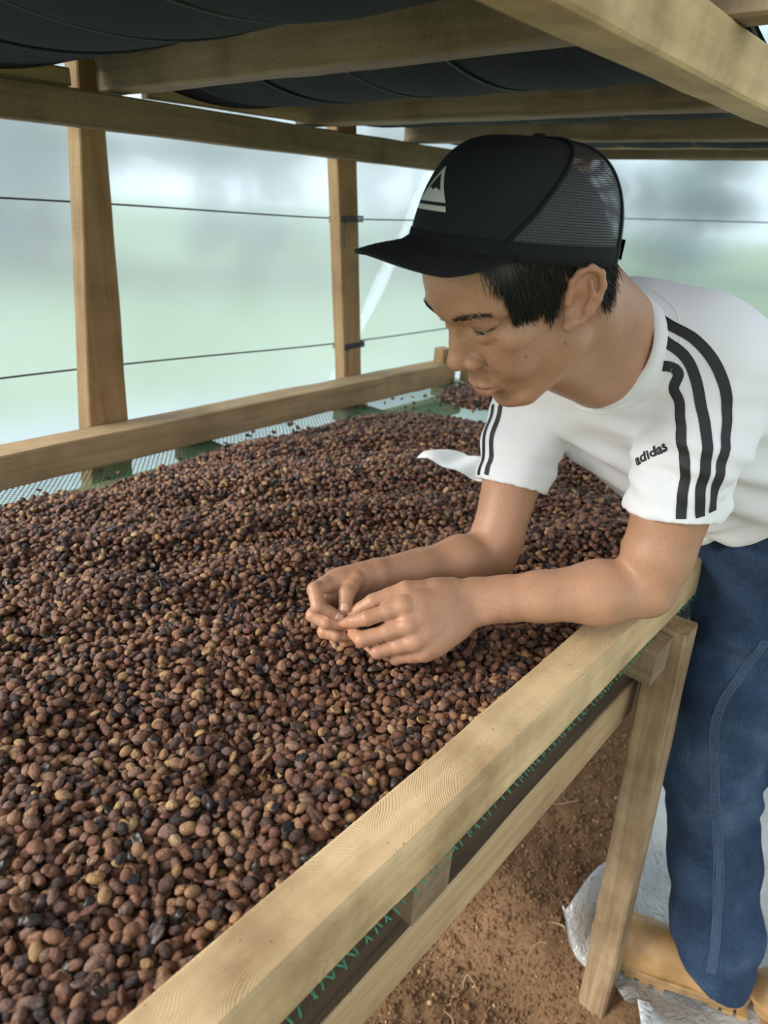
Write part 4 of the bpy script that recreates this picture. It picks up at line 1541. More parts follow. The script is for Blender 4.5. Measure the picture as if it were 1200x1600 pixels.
# brows
for s in (-1, 1):
    parts = []
    line = spline([hd(s * 1.5, 9.3, 3.60), hd(s * 2.4, 9.2, 4.05), hd(s * 3.4, 8.8, 4.32), hd(s * 4.4, 8.0, 4.20), hd(s * 5.2, 7.2, 3.80)], 80)
    for i in range(260):
        t = rg.random()
        q = line[int(t * 79)] + upw * rg.normal(0, .0019) * (1.1 - .55 * t)
        p, nrm = on_body(q)
        d = unit(rgt * s * (.75 + .3 * t) + upw * (.55 - .85 * t) + nrm * .35)
        parts.append(strand(p - nrm * .0004, d, rg.uniform(.005, .009), .00022, -nrm * .32, 3))
    mesh_obj('eyebrow', *merge(parts), M['hair'], man)
# lashes
for s in (-1, 1):
    parts = []
    line = spline([hd(s * 1.9, 8.2, 2.0), hd(s * 2.7, 8.5, 2.02), hd(s * 3.5, 8.3, 2.04), hd(s * 4.6, 7.3, 2.2)], 50)
    for i in range(46):
        t = rg.uniform(.08, 1)
        p, nrm = on_body(line[int(t * 49)])
        d = unit(fwd * .75 - upw * .75 + rgt * s * (.5 * t))
        parts.append(strand(p, d, rg.uniform(.004, .0065), .00026, upw * .35, 3))
    mesh_obj('eyelashes', *merge(parts), M['hair'], man)

# hair: strands rooted where the scalp is dark, all built at once
def strands(P, D, ln, r, sag, seg=4):
    n = len(P)
    t = np.linspace(0, 1, seg + 1)
    pts = P[:, None] + D[:, None] * (ln[:, None] * t)[..., None] + sag[:, None] * (ln[:, None] * t ** 2)[..., None]
    ref = np.cross(D, sag); ref /= np.linalg.norm(ref, axis=1)[:, None] + 1e-9
    b = np.cross(D, ref)
    rr = r * (1 - t ** 2 * .85)
    ring = []
    for k in range(3):
        a = 2 * math.pi * k / 3
        ring.append(pts + (ref * math.cos(a) + b * math.sin(a))[:, None] * rr[None, :, None])
    V = np.stack(ring, 2).reshape(-1, 3)                     # strand, step, side
    g = grid_faces(seg + 1, 3, close_v=True)
    F = (g[None] + (np.arange(n) * (seg + 1) * 3)[:, None, None]).reshape(-1, 4)
    return V, F


nrmA = np.empty((len(bV), 3), np.float32); body.data.vertices.foreach_get('normal', nrmA.ravel())
hv = np.where((hair > .55) & (L3[:, 2] < 11.5))[0]
wgt = np.where(L3[hv, 0] < 1, 1.0, .25) * np.where(L3[hv, 1] > -3, 1.6, .8)
pick = rg.choice(hv, 17000, p=wgt / wgt.sum())
P, NN = bV[pick], nrmA[pick].astype(float)
yy = L3[pick, 1][:, None]
D = -upw + fwd * np.where(yy > 0, .22, -.15) + NN * .40 + rg.normal(0, .13, (len(pick), 3))
D /= np.linalg.norm(D, axis=1)[:, None]
ln = rg.uniform(.013, .026, len(pick)) * np.where(yy[:, 0] < -1.5, 1.1, 1.0)
hV, hF = strands(P - NN * .001, D, ln, .00034, -NN * .38)
mesh_obj('hair', hV, hF, M['hair'], man)
# ------------------------------------------------------------------ cap
CO = hd(0, .05, 4.62)
tl = math.radians(38)
CF = HR[:, 1] * math.cos(tl) + HR[:, 2] * math.sin(tl)      # forward
CU = -HR[:, 1] * math.sin(tl) + HR[:, 2] * math.cos(tl)     # up
CRt = HR[:, 0]


def cp(x, y, z): return CO + (CRt * x + CF * y + CU * z) / 100.0


def crown(phi, psi, grow=0.0):
    """phi from the front (to the right positive), psi from the rim (0) to the top"""
    f = (1 + math.cos(phi)) / 2
    a = 10.7 * f + 11.2 * (1 - f) if abs(phi) < math.pi / 2 else 11.2
    b = 8.35
    p = .46 * f + .62 * (1 - f); q = 1.02 * f + .95 * (1 - f)
    r = max(math.cos(psi), 0) ** p
    hgt = 9.75 * math.sin(psi) ** q
    yc = -.9 * math.sin(psi)
    return (b + grow) * math.sin(phi) * r, yc + (a + grow) * math.cos(phi) * r, hgt + grow * math.sin(psi)


M['cap'] = plain('black_cap_fabric', (.011, .012, .015), .8, noise=.15, scale=500, bmp=.15, spec=.25)
M['cap_seam'] = plain('black_piping', (.010, .011, .013), .85, spec=.2)
M['cap_print'] = plain('pale_print', (.50, .50, .47), .6)


def mesh_mat():
    m, nt, b = new_mat('black_trucker_mesh')
    L = nt.links.new
    b.inputs['Base Color'].default_value = (.022, .024, .028, 1); b.inputs['Roughness'].default_value = .5
    uv = node(nt, 'ShaderNodeUVMap', uv_map='cloth')
    sx = node(nt, 'ShaderNodeSeparateXYZ'); L(uv.outputs[0], sx.inputs[0])
    res = []
    for ax, pitch, lo in (('X', 1 / .0021, .42), ('Y', 1 / .0023, .50)):
        mu = node(nt, 'ShaderNodeMath', operation='MULTIPLY'); mu.inputs[1].default_value = pitch; L(sx.outputs[ax], mu.inputs[0])
        fr = node(nt, 'ShaderNodeMath', operation='FRACT'); L(mu.outputs[0], fr.inputs[0])
        gt = node(nt, 'ShaderNodeMath', operation='GREATER_THAN'); gt.inputs[1].default_value = lo; L(fr.outputs[0], gt.inputs[0])
        res.append(gt)
    mu = node(nt, 'ShaderNodeMath', operation='MULTIPLY'); L(res[0].outputs[0], mu.inputs[0]); L(res[1].outputs[0], mu.inputs[1])
    tr = node(nt, 'ShaderNodeBsdfTransparent')
    mx = node(nt, 'ShaderNodeMixShader'); L(mu.outputs[0], mx.inputs[0]); L(b.outputs[0], mx.inputs[1]); L(tr.outputs[0], mx.inputs[2])
    L(mx.outputs[0], nt.nodes['Material Output'].inputs[0])
    return m


M['cap_mesh'] = mesh_mat()
cap_root = empty('baseball_cap', tuple(CO))
tag(cap_root, 'black trucker cap with mesh back and pale triangle print, worn by the man', 'cap')
NP, NS = 220, 70
phis = np.linspace(-math.pi, math.pi, NP + 1); psis = np.linspace(0, math.pi / 2, NS + 1)
loc3 = np.array([[crown(a, b) for b in psis] for a in phis])
CV = np.array([[cp(*q) for q in row] for row in loc3]).reshape(-1, 3)
allf = grid_faces(NP + 1, NS + 1)
cen = loc3.reshape(-1, 3)[allf].mean(1)
is_front = cen[:, 1] > 7.0 - .86 * cen[:, 2]
cphi = phis[allf[:, 0] // (NS + 1)]
arcs = np.concatenate([[0], np.cumsum(np.linalg.norm(np.diff(loc3[NP // 4], axis=0), axis=1))]) / 100
for nm, sel, mt in (('front_panel', is_front, 'cap'), ('mesh_panel', (~is_front) & (np.abs(cphi) > 2.25), 'cap_mesh'),
                    ('mesh_panel', (~is_front) & (np.abs(cphi) <= 2.25) & (cphi < 0), 'cap_mesh'), ('mesh_panel', (~is_front) & (np.abs(cphi) <= 2.25) & (cphi >= 0), 'cap_mesh')):
    fs = allf[sel]
    used, inv = np.unique(fs, return_inverse=True)
    o = mesh_obj(nm, CV[used], inv.reshape(fs.shape)[:, ::-1], M[mt], cap_root)
    if mt == 'cap_mesh':
        ul = o.data.uv_layers.new(name='cloth')
        li = np.empty(len(o.data.loops), np.int32); o.data.loops.foreach_get('vertex_index', li)
        vi = used[li]
        uvv = np.stack([phis[vi // (NS + 1)] * .088, arcs[vi % (NS + 1)]], -1).astype(np.float32)
        ul.data.foreach_set('uv', uvv.ravel())
    else:
        sm = o.modifiers.new('thick', 'SOLIDIFY'); sm.thickness = .0022; sm.offset = -1
# seams: front panel edge over the top, two at the back
sl = []
for x in np.linspace(-1, 1, 61):
    lo_, hi_ = 0.0, math.pi / 2
    best = None
    ph = x * 1.57
    # find the place on the seam plane by scanning phi at this psi
    psi = math.pi / 2 * (1 - abs(x) ** 1.5)
    ph_c = [(abs(crown(a, psi)[1] - (7.0 - .86 * crown(a, psi)[2])), a) for a in np.linspace(.02, 3.0, 300)]
    a = min(ph_c)[1]
    sl.append(cp(*crown(math.copysign(a, x) if x else 0, psi, .06)))
v, f_ = tube(spline(sl, 90), .0021, 8)
mesh_obj('seam', v, f_, M['cap_seam'], cap_root)
for s in (-1, 1):
    v, f_ = tube([cp(*crown(s * 2.25, b, .05)) for b in np.linspace(0, 1.5, 40)], .0016, 8)
    mesh_obj('seam', v, f_, M['cap_seam'], cap_root)
bv, bf = blob(2, 3, .02, (.007, .007, .0032))
R = np.stack([CRt, CF, CU], 1)
mesh_obj('button', np.array(bv) @ R.T + cp(*crown(0, math.pi / 2, .15)), bf, M['cap_seam'], cap_root)
# band round the rim
V = []
for a in phis:
    for (dz, g_) in ((-.25, -.05), (-.25, .10), (.55, .14), (1.35, .10), (1.4, -.02)):
        x, y, z = crown(a, 0, g_)
        x2, y2, z2 = crown(a, math.asin(max(dz, 0) / 9.75), g_)
        V.append(cp(x2, y2, dz if dz < .01 else z2))
mesh_obj('band', V, [tuple(q) for q in grid_faces(NP + 1, 5)], M['cap_seam'], cap_root)
# strap at the back
pts = [cp(*crown(a, .10, .22)) for a in np.linspace(2.45, 2 * math.pi - 2.45, 30)]
v, f_ = [], []
for q in pts:
    for dz in (-.009, .009):
        for o_ in (0, .0018):
            v.append(np.array(q) + CU * dz - CF * o_)
fz = grid_faces(30, 4, close_v=False)
gi = []
for i in range(29):
    a = i * 4
    for (p_, q_) in ((0, 1), (1, 3), (3, 2), (2, 0)):
        gi.append((a + p_, a + q_, a + 4 + q_, a + 4 + p_))
mesh_obj('strap', v, gi, M['cap_seam'], cap_root, smooth=False)
# brim
nu, nw = 41, 16
top, bot = [], []
for i in range(nu):
    a = (i / (nu - 1) * 2 - 1) * 1.02
    x0, y0, z0 = crown(a, .02, -.1)
    s = abs(i / (nu - 1) * 2 - 1)
    th = a / 1.02 * math.pi / 2
    x1, y1 = 7.9 * math.sin(th), 5.8 + 10.1 * max(math.cos(th), 0) ** .66
    for j in range(nw):
        t = j / (nw - 1)
        x, y = x0 + (x1 - x0) * t, y0 + (y1 - y0) * t
        fr = max(0, y - 7) / 10
        dr = min(1.0, max(0.0, (y - 5.4) / 6.5))
        z = .35 - 1.25 * fr ** 1.25 * t - .027 * x * x * (.35 + .65 * t) * dr ** .8 + .45 * math.exp(-(t / .12) ** 2)
        top.append(cp(x, y, z)); bot.append(cp(x * .998, y - .06 * t, z - .30))
k = len(top)
g = grid_faces(nu, nw)
F = [tuple(q[::-1]) for q in g] + [tuple(int(i) + k for i in q) for q in g]
for i in range(nu - 1):
    a, b = i * nw + nw - 1, (i + 1) * nw + nw - 1
    F.append((a, b, b + k, a + k))
for j in range(nw - 1):
    a = j; F.append((a, a + 1, a + 1 + k, a + k))
    a = (nu - 1) * nw + j; F.append((a + 1, a, a + k, a + 1 + k))
brim = mesh_obj('brim', top + bot, F, M['cap'], cap_root)
bmx = bmesh.new(); bmx.from_mesh(brim.data); bmesh.ops.recalc_face_normals(bmx, faces=bmx.faces); bmx.to_mesh(brim.data); bmx.free()
T = np.array(top).reshape(nu, nw, 3)
for w in (4, 7, 10, 12, 14):
    v, f_ = tube(T[1:-1, w] + CU * .0001, .00035, 4)
    mesh_obj('stitching', v, f_, M['cap_seam']).parent = brim
v, f_ = tube(T[:, nw - 1] - CU * .0015, .0019, 8)
mesh_obj('brim_edge', v, f_, M['cap_seam']).parent = brim


# print on the front panel: triangle, dark peak inside, bar below
def on_front(s, t):
    s, t = s * .72, t * .72 + 3.1
    psi = math.asin(min(.99, max(.02, t / 9.75)))
    rr = 10.9 * max(math.cos(psi), .2) ** .5
    return cp(*crown(s / 7.2, psi, .035))


def patch(poly, lift, mat, name):
    """fill a convex polygon given in print coordinates with a fine fan of quads"""
    P = np.array(poly, float); c0 = P.mean(0)
    V, F = [], []
    n = len(P); steps = 8; sub = 10
    ring = []
    for i in range(n):
        for k_ in range(sub):
            ring.append(P[i] + (P[(i + 1) % n] - P[i]) * k_ / sub)
    m_ = len(ring)
    for st in range(steps + 1):
        for q in ring:
            z = c0 + (q - c0) * (st / steps if st else .001)
            V.append(on_front(*z) + CF * lift)
    F = [tuple(q) for q in grid_faces(steps + 1, m_, close_v=True)]
    return mesh_obj(name, V, F, mat)


fp = [o for o in cap_root.children if o.name.startswith('front_panel')][0]
for poly, lift, mt, nm in (([(-2.75, .95), (2.75, .95), (0, 5.0)], .0004, 'cap_print', 'triangle_print'),
                           ([(-1.35, 2.2), (-.5, 2.6), (.2, 2.2), (.9, 2.7), (1.35, 2.3), (0, 4.2)], .0007, 'cap', 'peak_print'),
                           ([(-3.15, -.05), (3.15, -.05), (2.9, .55), (-2.9, .55)], .0004, 'cap_print', 'bar_print')):
    o = patch(poly, lift, M[mt], nm)
    o.parent = fp
# ------------------------------------------------------------------ T-shirt
def vnormals(V, F):
    a, b, c_, d = (V[F[:, i]] for i in range(4))
    n = np.cross(c_ - a, d - b)
    out = np.zeros_like(V)
    for i in range(4):
        for k in range(3):
            out[:, k] += np.bincount(F[:, i], n[:, k], len(V))
    return out / (np.linalg.norm(out, axis=1)[:, None] + 1e-12)


st = .0042
T = Field(np.arange(.68, 1.40, st), np.arange(-.16, .68, st), np.arange(.80, 1.42, st))
T.ell(SM - .09 * sp_a - .012 * ven, (.178, .098, .18), TR, .05)
T.ell(SM - .27 * sp_a - .005 * ven, (.168, .112, .20), TR, .06)
T.ell(SM - .46 * sp_a + .006 * ven, (.186, .132, .17), TR, .06)
T.cone(shL - .020 * lr - .008 * ven, shR + .020 * lr - .008 * ven, .064, .060, .045)
T.cone(nb - .01 * ven, lerp(shL, nb, .35) - .02 * ven, .074, .060, .05)
T.cone(nb - .01 * ven, lerp(shR, nb, .35) - .02 * ven, .074, .060, .05)
slL, slR = lerp(shL, elL, .64), lerp(shR, elR, .58)
offL = unit(slL - shL)
T.chain([shL, lerp(shL, slL, .5), slL + .03 * offL], [.064, .060, .060], .012)
T.chain([shR, lerp(shR, slR, .5), slR + .03 * unit(slR - shR)], [.060, .055, .053], .014)
# sleeve openings, waist hem, neck hole
hemL = slL
nL_ = unit(offL + .30 * unit(CAM_R[:, 0]))
inL = lambda p, q, r0: T.cone(p, q, r0, r0, .0, 'sub')
lo, hi = slL - .16, slL + .16
T.half(slL, offL + .12 * CAM_R[:, 0] - .10 * CAM_R[:, 1], 'sub', 0, slL - [.10, .10, .12], slL + [.10, .10, .03])
T.half(slR, unit(slR - shR), 'sub', 0, slR - [.075, .06, .10], slR + [.10, .12, .03])
inL(lerp(shL, slL, .78), slL + .05 * offL, .0500)
inL(lerp(shR, slR, .75), slR + .05 * unit(slR - shR), .0455)
hem = spot(1150, 838, 1.0)
T.half(hem, -sp_a + 1.2 * ven, 'sub')
nk = unit(hd(0, -1.5, -4.0) - nb)
nc = spot(928, 532, .785)
cr, cu = None, None
T.cone(nc - .035 * nk, nc + .12 * nk, .064, .100, .004, 'sub')
sV, sF = T.mesh()
sV = relax(sV, sF, 2, .5)
nrm = vnormals(sV, sF)
# folds: sleeve crumple, drape from the armpit to the belly, loose back
ta = (sV - SM) @ sp_a; tv = (sV - SM) @ ven; tw = (sV - SM) @ lr
dL = np.exp(-(np.linalg.norm(sV - lerp(shL, slL, .7), axis=1) / .10) ** 2)
aL_ = (sV - shL) @ offL
wob = vnoise(sV, 14, 6, 2)
disp = .0028 * dL * np.sin(aL_ * 210 + 3.5 * wob + 14 * tw)
dR = np.exp(-(np.linalg.norm(sV - lerp(shR, slR, .7), axis=1) / .09) ** 2)
disp += .0026 * dR * np.sin(((sV - shR) @ unit(slR - shR)) * 170 + 4 * wob)
front = smooth01(tv, .0, .09)
disp += .0055 * front * np.sin((tw * 1.0 + ta * .55) * 75 + 3.2 * vnoise(sV, 7, 9, 2)) * smooth01(ta, .06, -.06)
disp += .0030 * vnoise(sV * np.array([1, 1, 1]), 11, 12, 3)
disp += .0035 * smooth01(ta, -.18, -.34) * np.sin(ta * 120 + 5 * wob)
edge_ = np.minimum(np.abs((sV - slL) @ offL) + 9 * (np.linalg.norm(sV - slL, axis=1) > .10), np.abs((sV - slR) @ unit(slR - shR)) + 9 * (np.linalg.norm(sV - slR, axis=1) > .10))
disp *= .25 + .75 * smooth01(edge_, .004, .03)
sV = sV + nrm * disp[:, None]


def shirt_mat():
    m, nt, b = new_mat('white_jersey')
    L = nt.links.new
    tc = node(nt, 'ShaderNodeTexCoord')
    wv = node(nt, 'ShaderNodeTexNoise', i_Scale=500.0, i_Detail=2.0); L(tc.outputs['Object'], wv.inputs['Vector'])
    b.inputs['Base Color'].default_value = (.80, .80, .83, 1)
    b.inputs['Roughness'].default_value = .75
    b.inputs['Specular IOR Level'].default_value = .25
    b.inputs['Sheen Weight'].default_value = .15
    bump(nt, b, wv.outputs[0], .12, .0006)
    return m


M['shirt'] = shirt_mat()
M['stripe'] = plain('black_tape', (.012, .013, .016), .6, noise=.2, scale=300)
shirt = mesh_obj('t_shirt', sV, sF, M['shirt'], man)
SB = BVHTree.FromPolygons([tuple(p) for p in sV], [tuple(q) for q in sF.tolist()])


def ray_on(bvh, u, v):
    d = Vector(unit(spot(u, v, 1.0) - CAM_P))
    h = bvh.ray_cast(Vector(CAM_P), d, 3.0)
    return None if h[0] is None else np.array(h[0])


def subpart(o, par):
    """child of a part that itself hangs under an Empty in world coordinates"""
    o.parent = par
    o.matrix_parent_inverse = Matrix.Identity(4)      # the part above already sits in world axes
    return o


def ribbon(bvh, path, w, mat, name, par, lift=.0009, n=70, nw_=5):
    """tape laid on a surface along measured places, following its folds"""
    P = [q for q in path if q is not None]
    C3 = spline(P, n)
    V = []
    for i in range(n):
        loc_, nn, _, _ = bvh.find_nearest(Vector(C3[i]))
        C3[i] = np.array(loc_)
    tg = np.gradient(C3, axis=0)
    for i in range(n):
        loc_, nn, _, _ = bvh.find_nearest(Vector(C3[i]))
        nn = np.array(nn)
        side = unit(np.cross(nn, tg[i]))
        for j in range(nw_):
            s = (j / (nw_ - 1) - .5) * w
            l2, n2, _, _ = bvh.find_nearest(Vector(C3[i] + side * s))
            V.append(np.array(l2) + np.array(n2) * lift)
    o = mesh_obj(name, V, [tuple(q) for q in grid_faces(n, nw_)], mat)
    if par is not None: subpart(o, par)
    return o


A_ = [(997, 490), (1039, 503), (1085, 530), (1118, 569), (1135, 618), (1135, 668), (1126, 726), (1117, 764), (1113, 799)]
B_ = [(997, 515), (1035, 530), (1070, 557), (1087, 592), (1096, 638), (1104, 684), (1102, 737), (1094, 772), (1094, 808)]
C_ = [(993, 540), (1016, 559), (1043, 572), (1060, 584), (1053, 607), (1062, 630), (1064, 684), (1070, 730), (1066, 776), (1064, 811)]
for path in (A_, B_, C_):
    ribbon(SB, [ray_on(SB, *q) for q in path], .0115, M['stripe'], 'stripe', shirt)
# far sleeve: tapes just inside its outer edge
for inset in (5, 17):
    pp_ = []
    for v_ in (632, 655, 680, 705, 728, 742):
        for u_ in range(720, 800):
            h_ = ray_on(SB, u_, v_)
            if h_ is not None:
                pp_.append(ray_on(SB, u_ + inset, v_)); break
    pp_ = [q for q in pp_ if q is not None]
    if len(pp_) > 2: ribbon(SB, pp_, .0085, M['stripe'], 'stripe', shirt, n=40)
# ribbed collar
ex = unit(np.cross(nk, [0, 0, 1.0])); ey = np.cross(nk, ex)
ring_ = []
for k in range(72):
    a = 2 * math.pi * k / 72
    best = None
    d = ex * math.cos(a) + ey * math.sin(a)
    h = SB.find_nearest(Vector(nc + d * .074 + nk * .004))
    ring_.append(np.array(h[0]))
ring_ = np.array(ring_)
for _ in range(6):
    ring_ = (np.roll(ring_, 1, 0) + ring_ * 2 + np.roll(ring_, -1, 0)) / 4
V = []
for k in range(72):
    ln_ = unit(ring_[k] - nc - nk * nk.dot(ring_[k] - nc))
    for (r_, z_) in ((.0065, -.004), (.0045, .002), (.0005, .006), (-.006, .0085), (-.0085, .007), (-.006, .001)):
        V.append(ring_[k] + ln_ * r_ + nk * z_)
o = mesh_obj('collar', V, [tuple(q) for q in grid_faces(72, 6, True, False)], M['shirt']); subpart(o, shirt)
bmx = bmesh.new(); bmx.from_mesh(o.data); bmesh.ops.recalc_face_normals(bmx, faces=bmx.faces); bmx.to_mesh(o.data); bmx.free()
seam_ = []
for k in range(72):
    d = unit(ring_[k] - nc - nk * nk.dot(ring_[k] - nc))
    l2, n2, _, _ = SB.find_nearest(Vector(ring_[k] + d * .017 - nk * .006))
    seam_.append(np.array(l2) + np.array(n2) * .0002)
seam_ = np.array(seam_)
for _ in range(4):
    seam_ = (np.roll(seam_, 1, 0) + seam_ * 2 + np.roll(seam_, -1, 0)) / 4
v, f_ = tube(np.vstack([seam_, seam_[:1]]), .0009, 6, False)
subpart(mesh_obj('collar_seam', v, f_, M['shirt']), shirt)
# lettering on the chest
tcv = bpy.data.curves.new('lettering', 'FONT'); tcv.body = 'adidas'; tcv.size = 1.0; tcv.offset = .03; tcv.resolution_u = 3
to = bpy.data.objects.new('lettering_curve', tcv); COL.objects.link(to)
bpy.context.view_layer.update()
tm = bpy.data.meshes.new_from_object(to.evaluated_get(bpy.context.evaluated_depsgraph_get()))
tv2 = np.array([v.co[:] for v in tm.vertices]); tf = [tuple(p.vertices) for p in tm.polygons]
bpy.data.objects.remove(to)
a0, a1 = ray_on(SB, 996, 727), ray_on(SB, 1022, 713)
if a0 is not None and a1 is not None:
    dx = unit(a1 - a0)
    nn = np.array(SB.find_nearest(Vector((a0 + a1) / 2))[1])
    dy = unit(np.cross(nn, dx))
    if dy[2] < 0: dy = -dy
    sc = .043 / (tv2[:, 0].max() - tv2[:, 0].min())
    V = []
    for q in tv2:
        p = a0 + dx * q[0] * sc + dy * q[1] * sc
        l2, n2, _, _ = SB.find_nearest(Vector(p))
        V.append(np.array(l2) + np.array(n2) * .0008)
    subpart(mesh_obj('lettering', V, tf, M['stripe'], smooth=False), shirt)

# ------------------------------------------------------------------ jeans
J = Field(np.arange(.98, 1.42, .0055), np.arange(-.36, .32, .0055), np.arange(.03, 1.06, .0055))
wst = pel
J.ell(wst, (.172, .122, .19), TR, .05)
J.ell((hipR + hipL) / 2 + [0, 0, -.02], (.12, .17, .12), np.eye(3), .05)
J.chain([hipR + [0, 0, .02], lerp(hipR, knR, .55), knR], [.098, .090, .080], .05)
J.chain([knR, lerp(knR, anR, .5), lerp(knR, anR, .85), anR + [0, 0, -.035]], [.080, .075, .078, .082], .03)
J.chain([hipL + [0, 0, .02], lerp(hipL, knL, .55), knL], [.098, .090, .080], .05)
J.chain([knL, lerp(knL, anL, .5), lerp(knL, anL, .85), anL + [0, 0, -.035]], [.080, .075, .078, .082], .03)
J.half(hem + sp_a * .05, sp_a, 'sub')
for an, kn in ((anR, knR), (anL, knL)):
    d = unit(an - kn)
    J.half(an + [0, 0, -.035], np.array([-.15, .55, -1.0]), 'sub', 0, an - [.12, .13, .14], an + [.12, .13, .03])
    J.cone(an + [0, 0, .03], an + [0, 0, -.10], .060, .066, 0, 'sub')
jV, jF = J.mesh()
jV = relax(jV, jF, 3, .5)
nrm = vnormals(jV, jF)
q = jV.copy()
wob = vnoise(q, 9, 5, 2)
disp = .0065 * vnoise(q * [1, 1, .6], 13, 21, 3)
disp *= smooth01(q[:, 2], .07, .13) * .8 + .2
shin = smooth01(q[:, 2], .34, .12)
knee = np.exp(-((q[:, 2] - .50) / .09) ** 2)
thigh = smooth01(q[:, 2], .62, .80)
disp += .0055 * shin * np.sin(q[:, 2] * 48 + 5.5 * wob + 22 * q[:, 0] - 14 * q[:, 1]) * (.5 + .5 * vnoise(q, 6, 51, 1)) + .0035 * knee * np.sin(q[:, 2] * 85 + 6 * wob + 20 * q[:, 1])
disp += .006 * thigh * np.sin((q[:, 2] * .8 + q[:, 0] * .9) * 60 + 4 * wob)
jV = jV + nrm * disp[:, None]


def denim():
    m, nt, b = new_mat('blue_denim')
    L = nt.links.new
    tc = node(nt, 'ShaderNodeTexCoord')
    n1 = node(nt, 'ShaderNodeTexNoise', i_Scale=9.0, i_Detail=4.0)
    mp = node(nt, 'ShaderNodeMapping'); mp.inputs['Scale'].default_value = (700, 700, 60)
    mp2 = node(nt, 'ShaderNodeMapping'); mp2.inputs['Scale'].default_value = (80, 80, 700)
    n2 = node(nt, 'ShaderNodeTexNoise', i_Scale=1.0, i_Detail=2.0); n3 = node(nt, 'ShaderNodeTexNoise', i_Scale=1.0, i_Detail=2.0)
    L(tc.outputs['Object'], n1.inputs['Vector']); L(tc.outputs['Object'], mp.inputs[0]); L(mp.outputs[0], n2.inputs['Vector'])
    L(tc.outputs['Object'], mp2.inputs[0]); L(mp2.outputs[0], n3.inputs['Vector'])
    r = ramp(nt, [(.30, (.020, .038, .075)), (.55, (.038, .070, .130)), (.78, (.095, .145, .22))]); L(n1.outputs[0], r.inputs[0])
    r2 = ramp(nt, [(.3, (.62, .66, .72)), (.7, (1.25, 1.22, 1.18))]); L(n2.outputs[0], r2.inputs[0])
    r3 = ramp(nt, [(.3, (.75, .78, .82)), (.7, (1.15, 1.13, 1.1))]); L(n3.outputs[0], r3.inputs[0])
    c1 = mixc(nt, .8, r.outputs[0], r2.outputs[0], 'MULTIPLY')
    L(mixc(nt, .8, c1, r3.outputs[0], 'MULTIPLY'), b.inputs['Base Color'])
    b.inputs['Roughness'].default_value = .85
    b.inputs['Specular IOR Level'].default_value = .2
    bump(nt, b, n2.outputs[0], .3, .0008)
    return m


M['denim'] = denim()
M['denim_seam'] = plain('faded_denim_seam', (.045, .078, .14), .85, noise=.25, scale=200, bmp=.3)
M['stitch'] = plain('pale_stitch', (.09, .13, .20), .8)
jeans = mesh_obj('jeans', jV, jF, M['denim'], man)
JB = BVHTree.FromPolygons([tuple(p) for p in jV], [tuple(q) for q in jF.tolist()])
seam = [(1196, 1000), (1160, 1050), (1128, 1100), (1116, 1150), (1117, 1250), (1122, 1330), (1121, 1420), (1117, 1480), (1111, 1520)]
sp3 = [ray_on(JB, *q) for q in seam]
ribbon(JB, sp3, .012, M['denim_seam'], 'inseam', jeans, .0012, 90)
for off in (-7, 7):
    sp4 = [ray_on(JB, u + off, v) for u, v in seam]
    ribbon(JB, sp4, .0011, M['stitch'], 'stitching', jeans, .0016, 90, 2)


# ------------------------------------------------------------------ boots
def boot_mat():
    m, nt, b = new_mat('tan_rubber_boot')
    L = nt.links.new
    tc = node(nt, 'ShaderNodeTexCoord')
    n1 = node(nt, 'ShaderNodeTexNoise', i_Scale=16.0, i_Detail=5.0); L(tc.outputs['Object'], n1.inputs['Vector'])
    r = ramp(nt, [(.35, (.36, .20, .075)), (.6, (.52, .31, .125))]); L(n1.outputs[0], r.inputs[0]); L(r.outputs[0], b.inputs['Base Color'])
    b.inputs['Roughness'].default_value = .42
    return m


M['boot'] = boot_mat()
M['sole'] = plain('tan_rubber_sole', (.38, .23, .10), .6, noise=.3, scale=30)


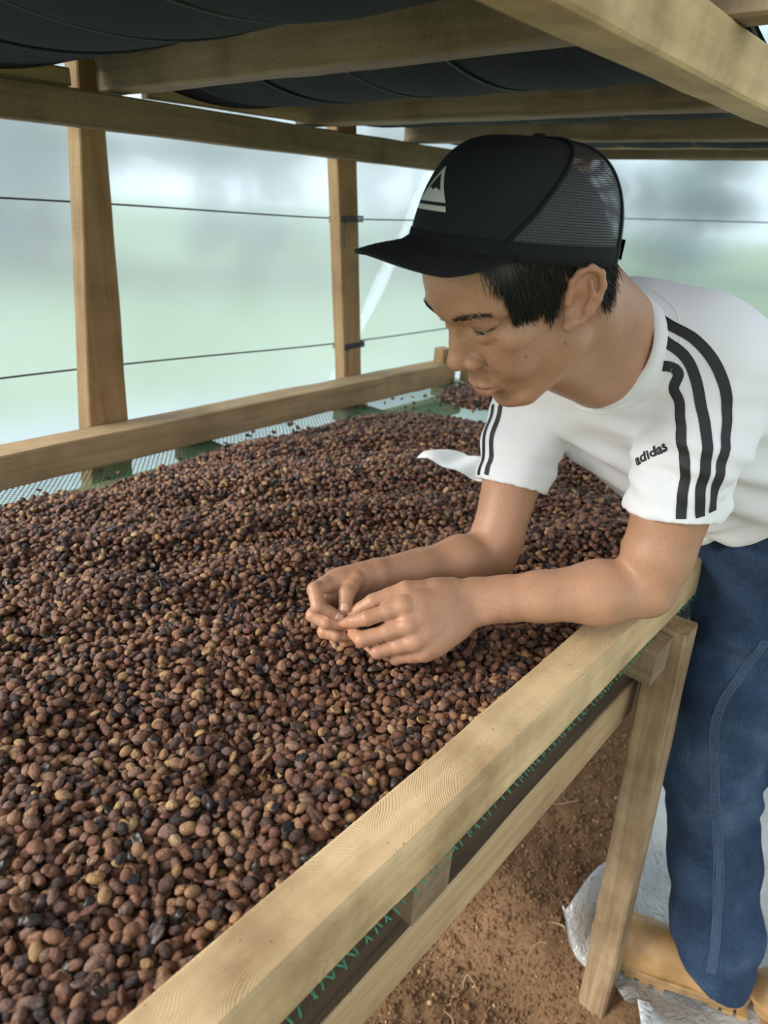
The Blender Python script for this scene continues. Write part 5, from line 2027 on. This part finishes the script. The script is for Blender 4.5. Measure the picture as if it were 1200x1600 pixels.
def boot(heel, toe, ankle, name):
    heel, toe = np.array(heel, float), np.array(toe, float)
    fd = unit(toe - heel); ln = np.linalg.norm(toe - heel); sd = np.array([fd[1], -fd[0], 0])
    lo = np.minimum(heel, toe) - .09; hi = np.maximum(heel, toe) + .09
    U = Field(np.arange(lo[0], hi[0], .0038), np.arange(lo[1], hi[1], .0038), np.arange(.0, .27, .0038))
    P = lambda t, z, s=0: heel + fd * (t * ln) + sd * s + np.array([0, 0, z])
    R = np.stack([sd, fd, [0, 0, 1.0]])
    U.ell(P(.80, .045), (.050, .075, .052), R, .02)
    U.ell(P(.55, .050), (.044, .090, .058), R, .03)
    U.ell(P(.22, .050), (.042, .060, .055), R, .03)
    U.cone(P(.27, .06), np.array(ankle) + [0, 0, .06], .044, .046, .02)
    U.half(P(.5, .024), (0, 0, -1), 'sub')
    uV, uF = U.mesh(); uV = relax(uV, uF, 2)
    root_o = mesh_obj(name, uV, uF, M['boot'], man)
    # sole: welt plus lugs, arch left hollow
    out = []
    for k in range(48):
        a = 2 * math.pi * k / 48
        t = .5 + .5 * math.cos(a)
        wd = (.044 + .009 * smooth01(np.array(t), .35, .75) - .004 * (1 - smooth01(np.array(t), .0, .2)))
        out.append((t * 1.03 - .015, math.copysign(abs(math.sin(a)) ** .6, math.sin(a)) * float(wd)))
    V = []
    for (z, g_) in ((.009, 1.0), (.011, 1.02), (.028, 1.05), (.032, 1.0)):
        for (t, s) in out: V.append(P(t, z, s * g_))
    F = [tuple(q_) for q_ in grid_faces(4, 48, close_v=True)] + [tuple(range(48)), tuple(144 + k for k in range(48))[::-1]]
    so = mesh_obj('sole', V, F, M['sole'], smooth=False); subpart(so, root_o)
    lugs = []
    for t in (.03, .12, .21, .56, .66, .76, .86, .95):
        wd = .040 + .010 * (t > .45)
        for s in (-1, 1):
            a = P(t, .0, s * wd * .55); dx_, dy_ = fd * .0095, sd * (wd * .42)
            o_ = [a - dx_ - dy_, a + dx_ - dy_, a + dx_ + dy_, a - dx_ + dy_]
            up_ = [p + np.array([0, 0, .0105]) for p in o_]
            lugs.append((o_ + up_, [(3, 2, 1, 0), (4, 5, 6, 7), (0, 1, 5, 4), (1, 2, 6, 5), (2, 3, 7, 6), (3, 0, 4, 7)]))
    # heel block
    v, f_ = merge(lugs)
    subpart(mesh_obj('tread', v, f_, M['sole'], smooth=False), root_o)
    return root_o


boot((1.128, -.055, .004), (1.035, .215, .004), anR, 'boot')
boot((1.265, -.315, .004), (1.137, -.066, .004), anL, 'boot')
# the bean between the fingertips
o = bpy.data.objects.new('coffee_bean', bean_meshes[6])
o.location = spot(538, 960, .843); o.rotation_euler = (.6, .9, .3); o.scale = (.9, .9, .9)
COL.objects.link(o)
tag(o, 'single coffee bean pinched between the man\'s fingertips', 'coffee bean')
# finger nails
M['nail'] = plain('nail', (.56, .33, .25), .3)


def nail(p_dip, p_tip, r, out):
    d = unit(p_tip - p_dip); out = unit(out - d * np.dot(out, d)); sd_ = np.cross(d, out)
    V = []
    for i in range(6):
        for j in range(7):
            t, s = i / 5, (j / 6 - .5) * 2
            a = s * .85
            taper = 1 - .25 * (t - .5) ** 2
            V.append(p_tip + d * (-.004 + .0105 * t) + sd_ * math.sin(a) * r * .92 * taper + out * (math.cos(a) * r * 1.0 + .0004 - .0014 * t * t))
    o = mesh_obj('fingernail', V, [tuple(q_) for q_ in grid_faces(6, 7)], M['nail'])
    o.modifiers.new('thick', 'SOLIDIFY').thickness = .0006
    subpart(o, body)


for nm, ref in (('thumb', CAM_P), ('index', CAM_P)):
    p, r = RH[nm]
    nail(p[2], p[3], r[3], CAM_P - p[3] + np.array([0, 0, .1 if nm == 'thumb' else 0]))
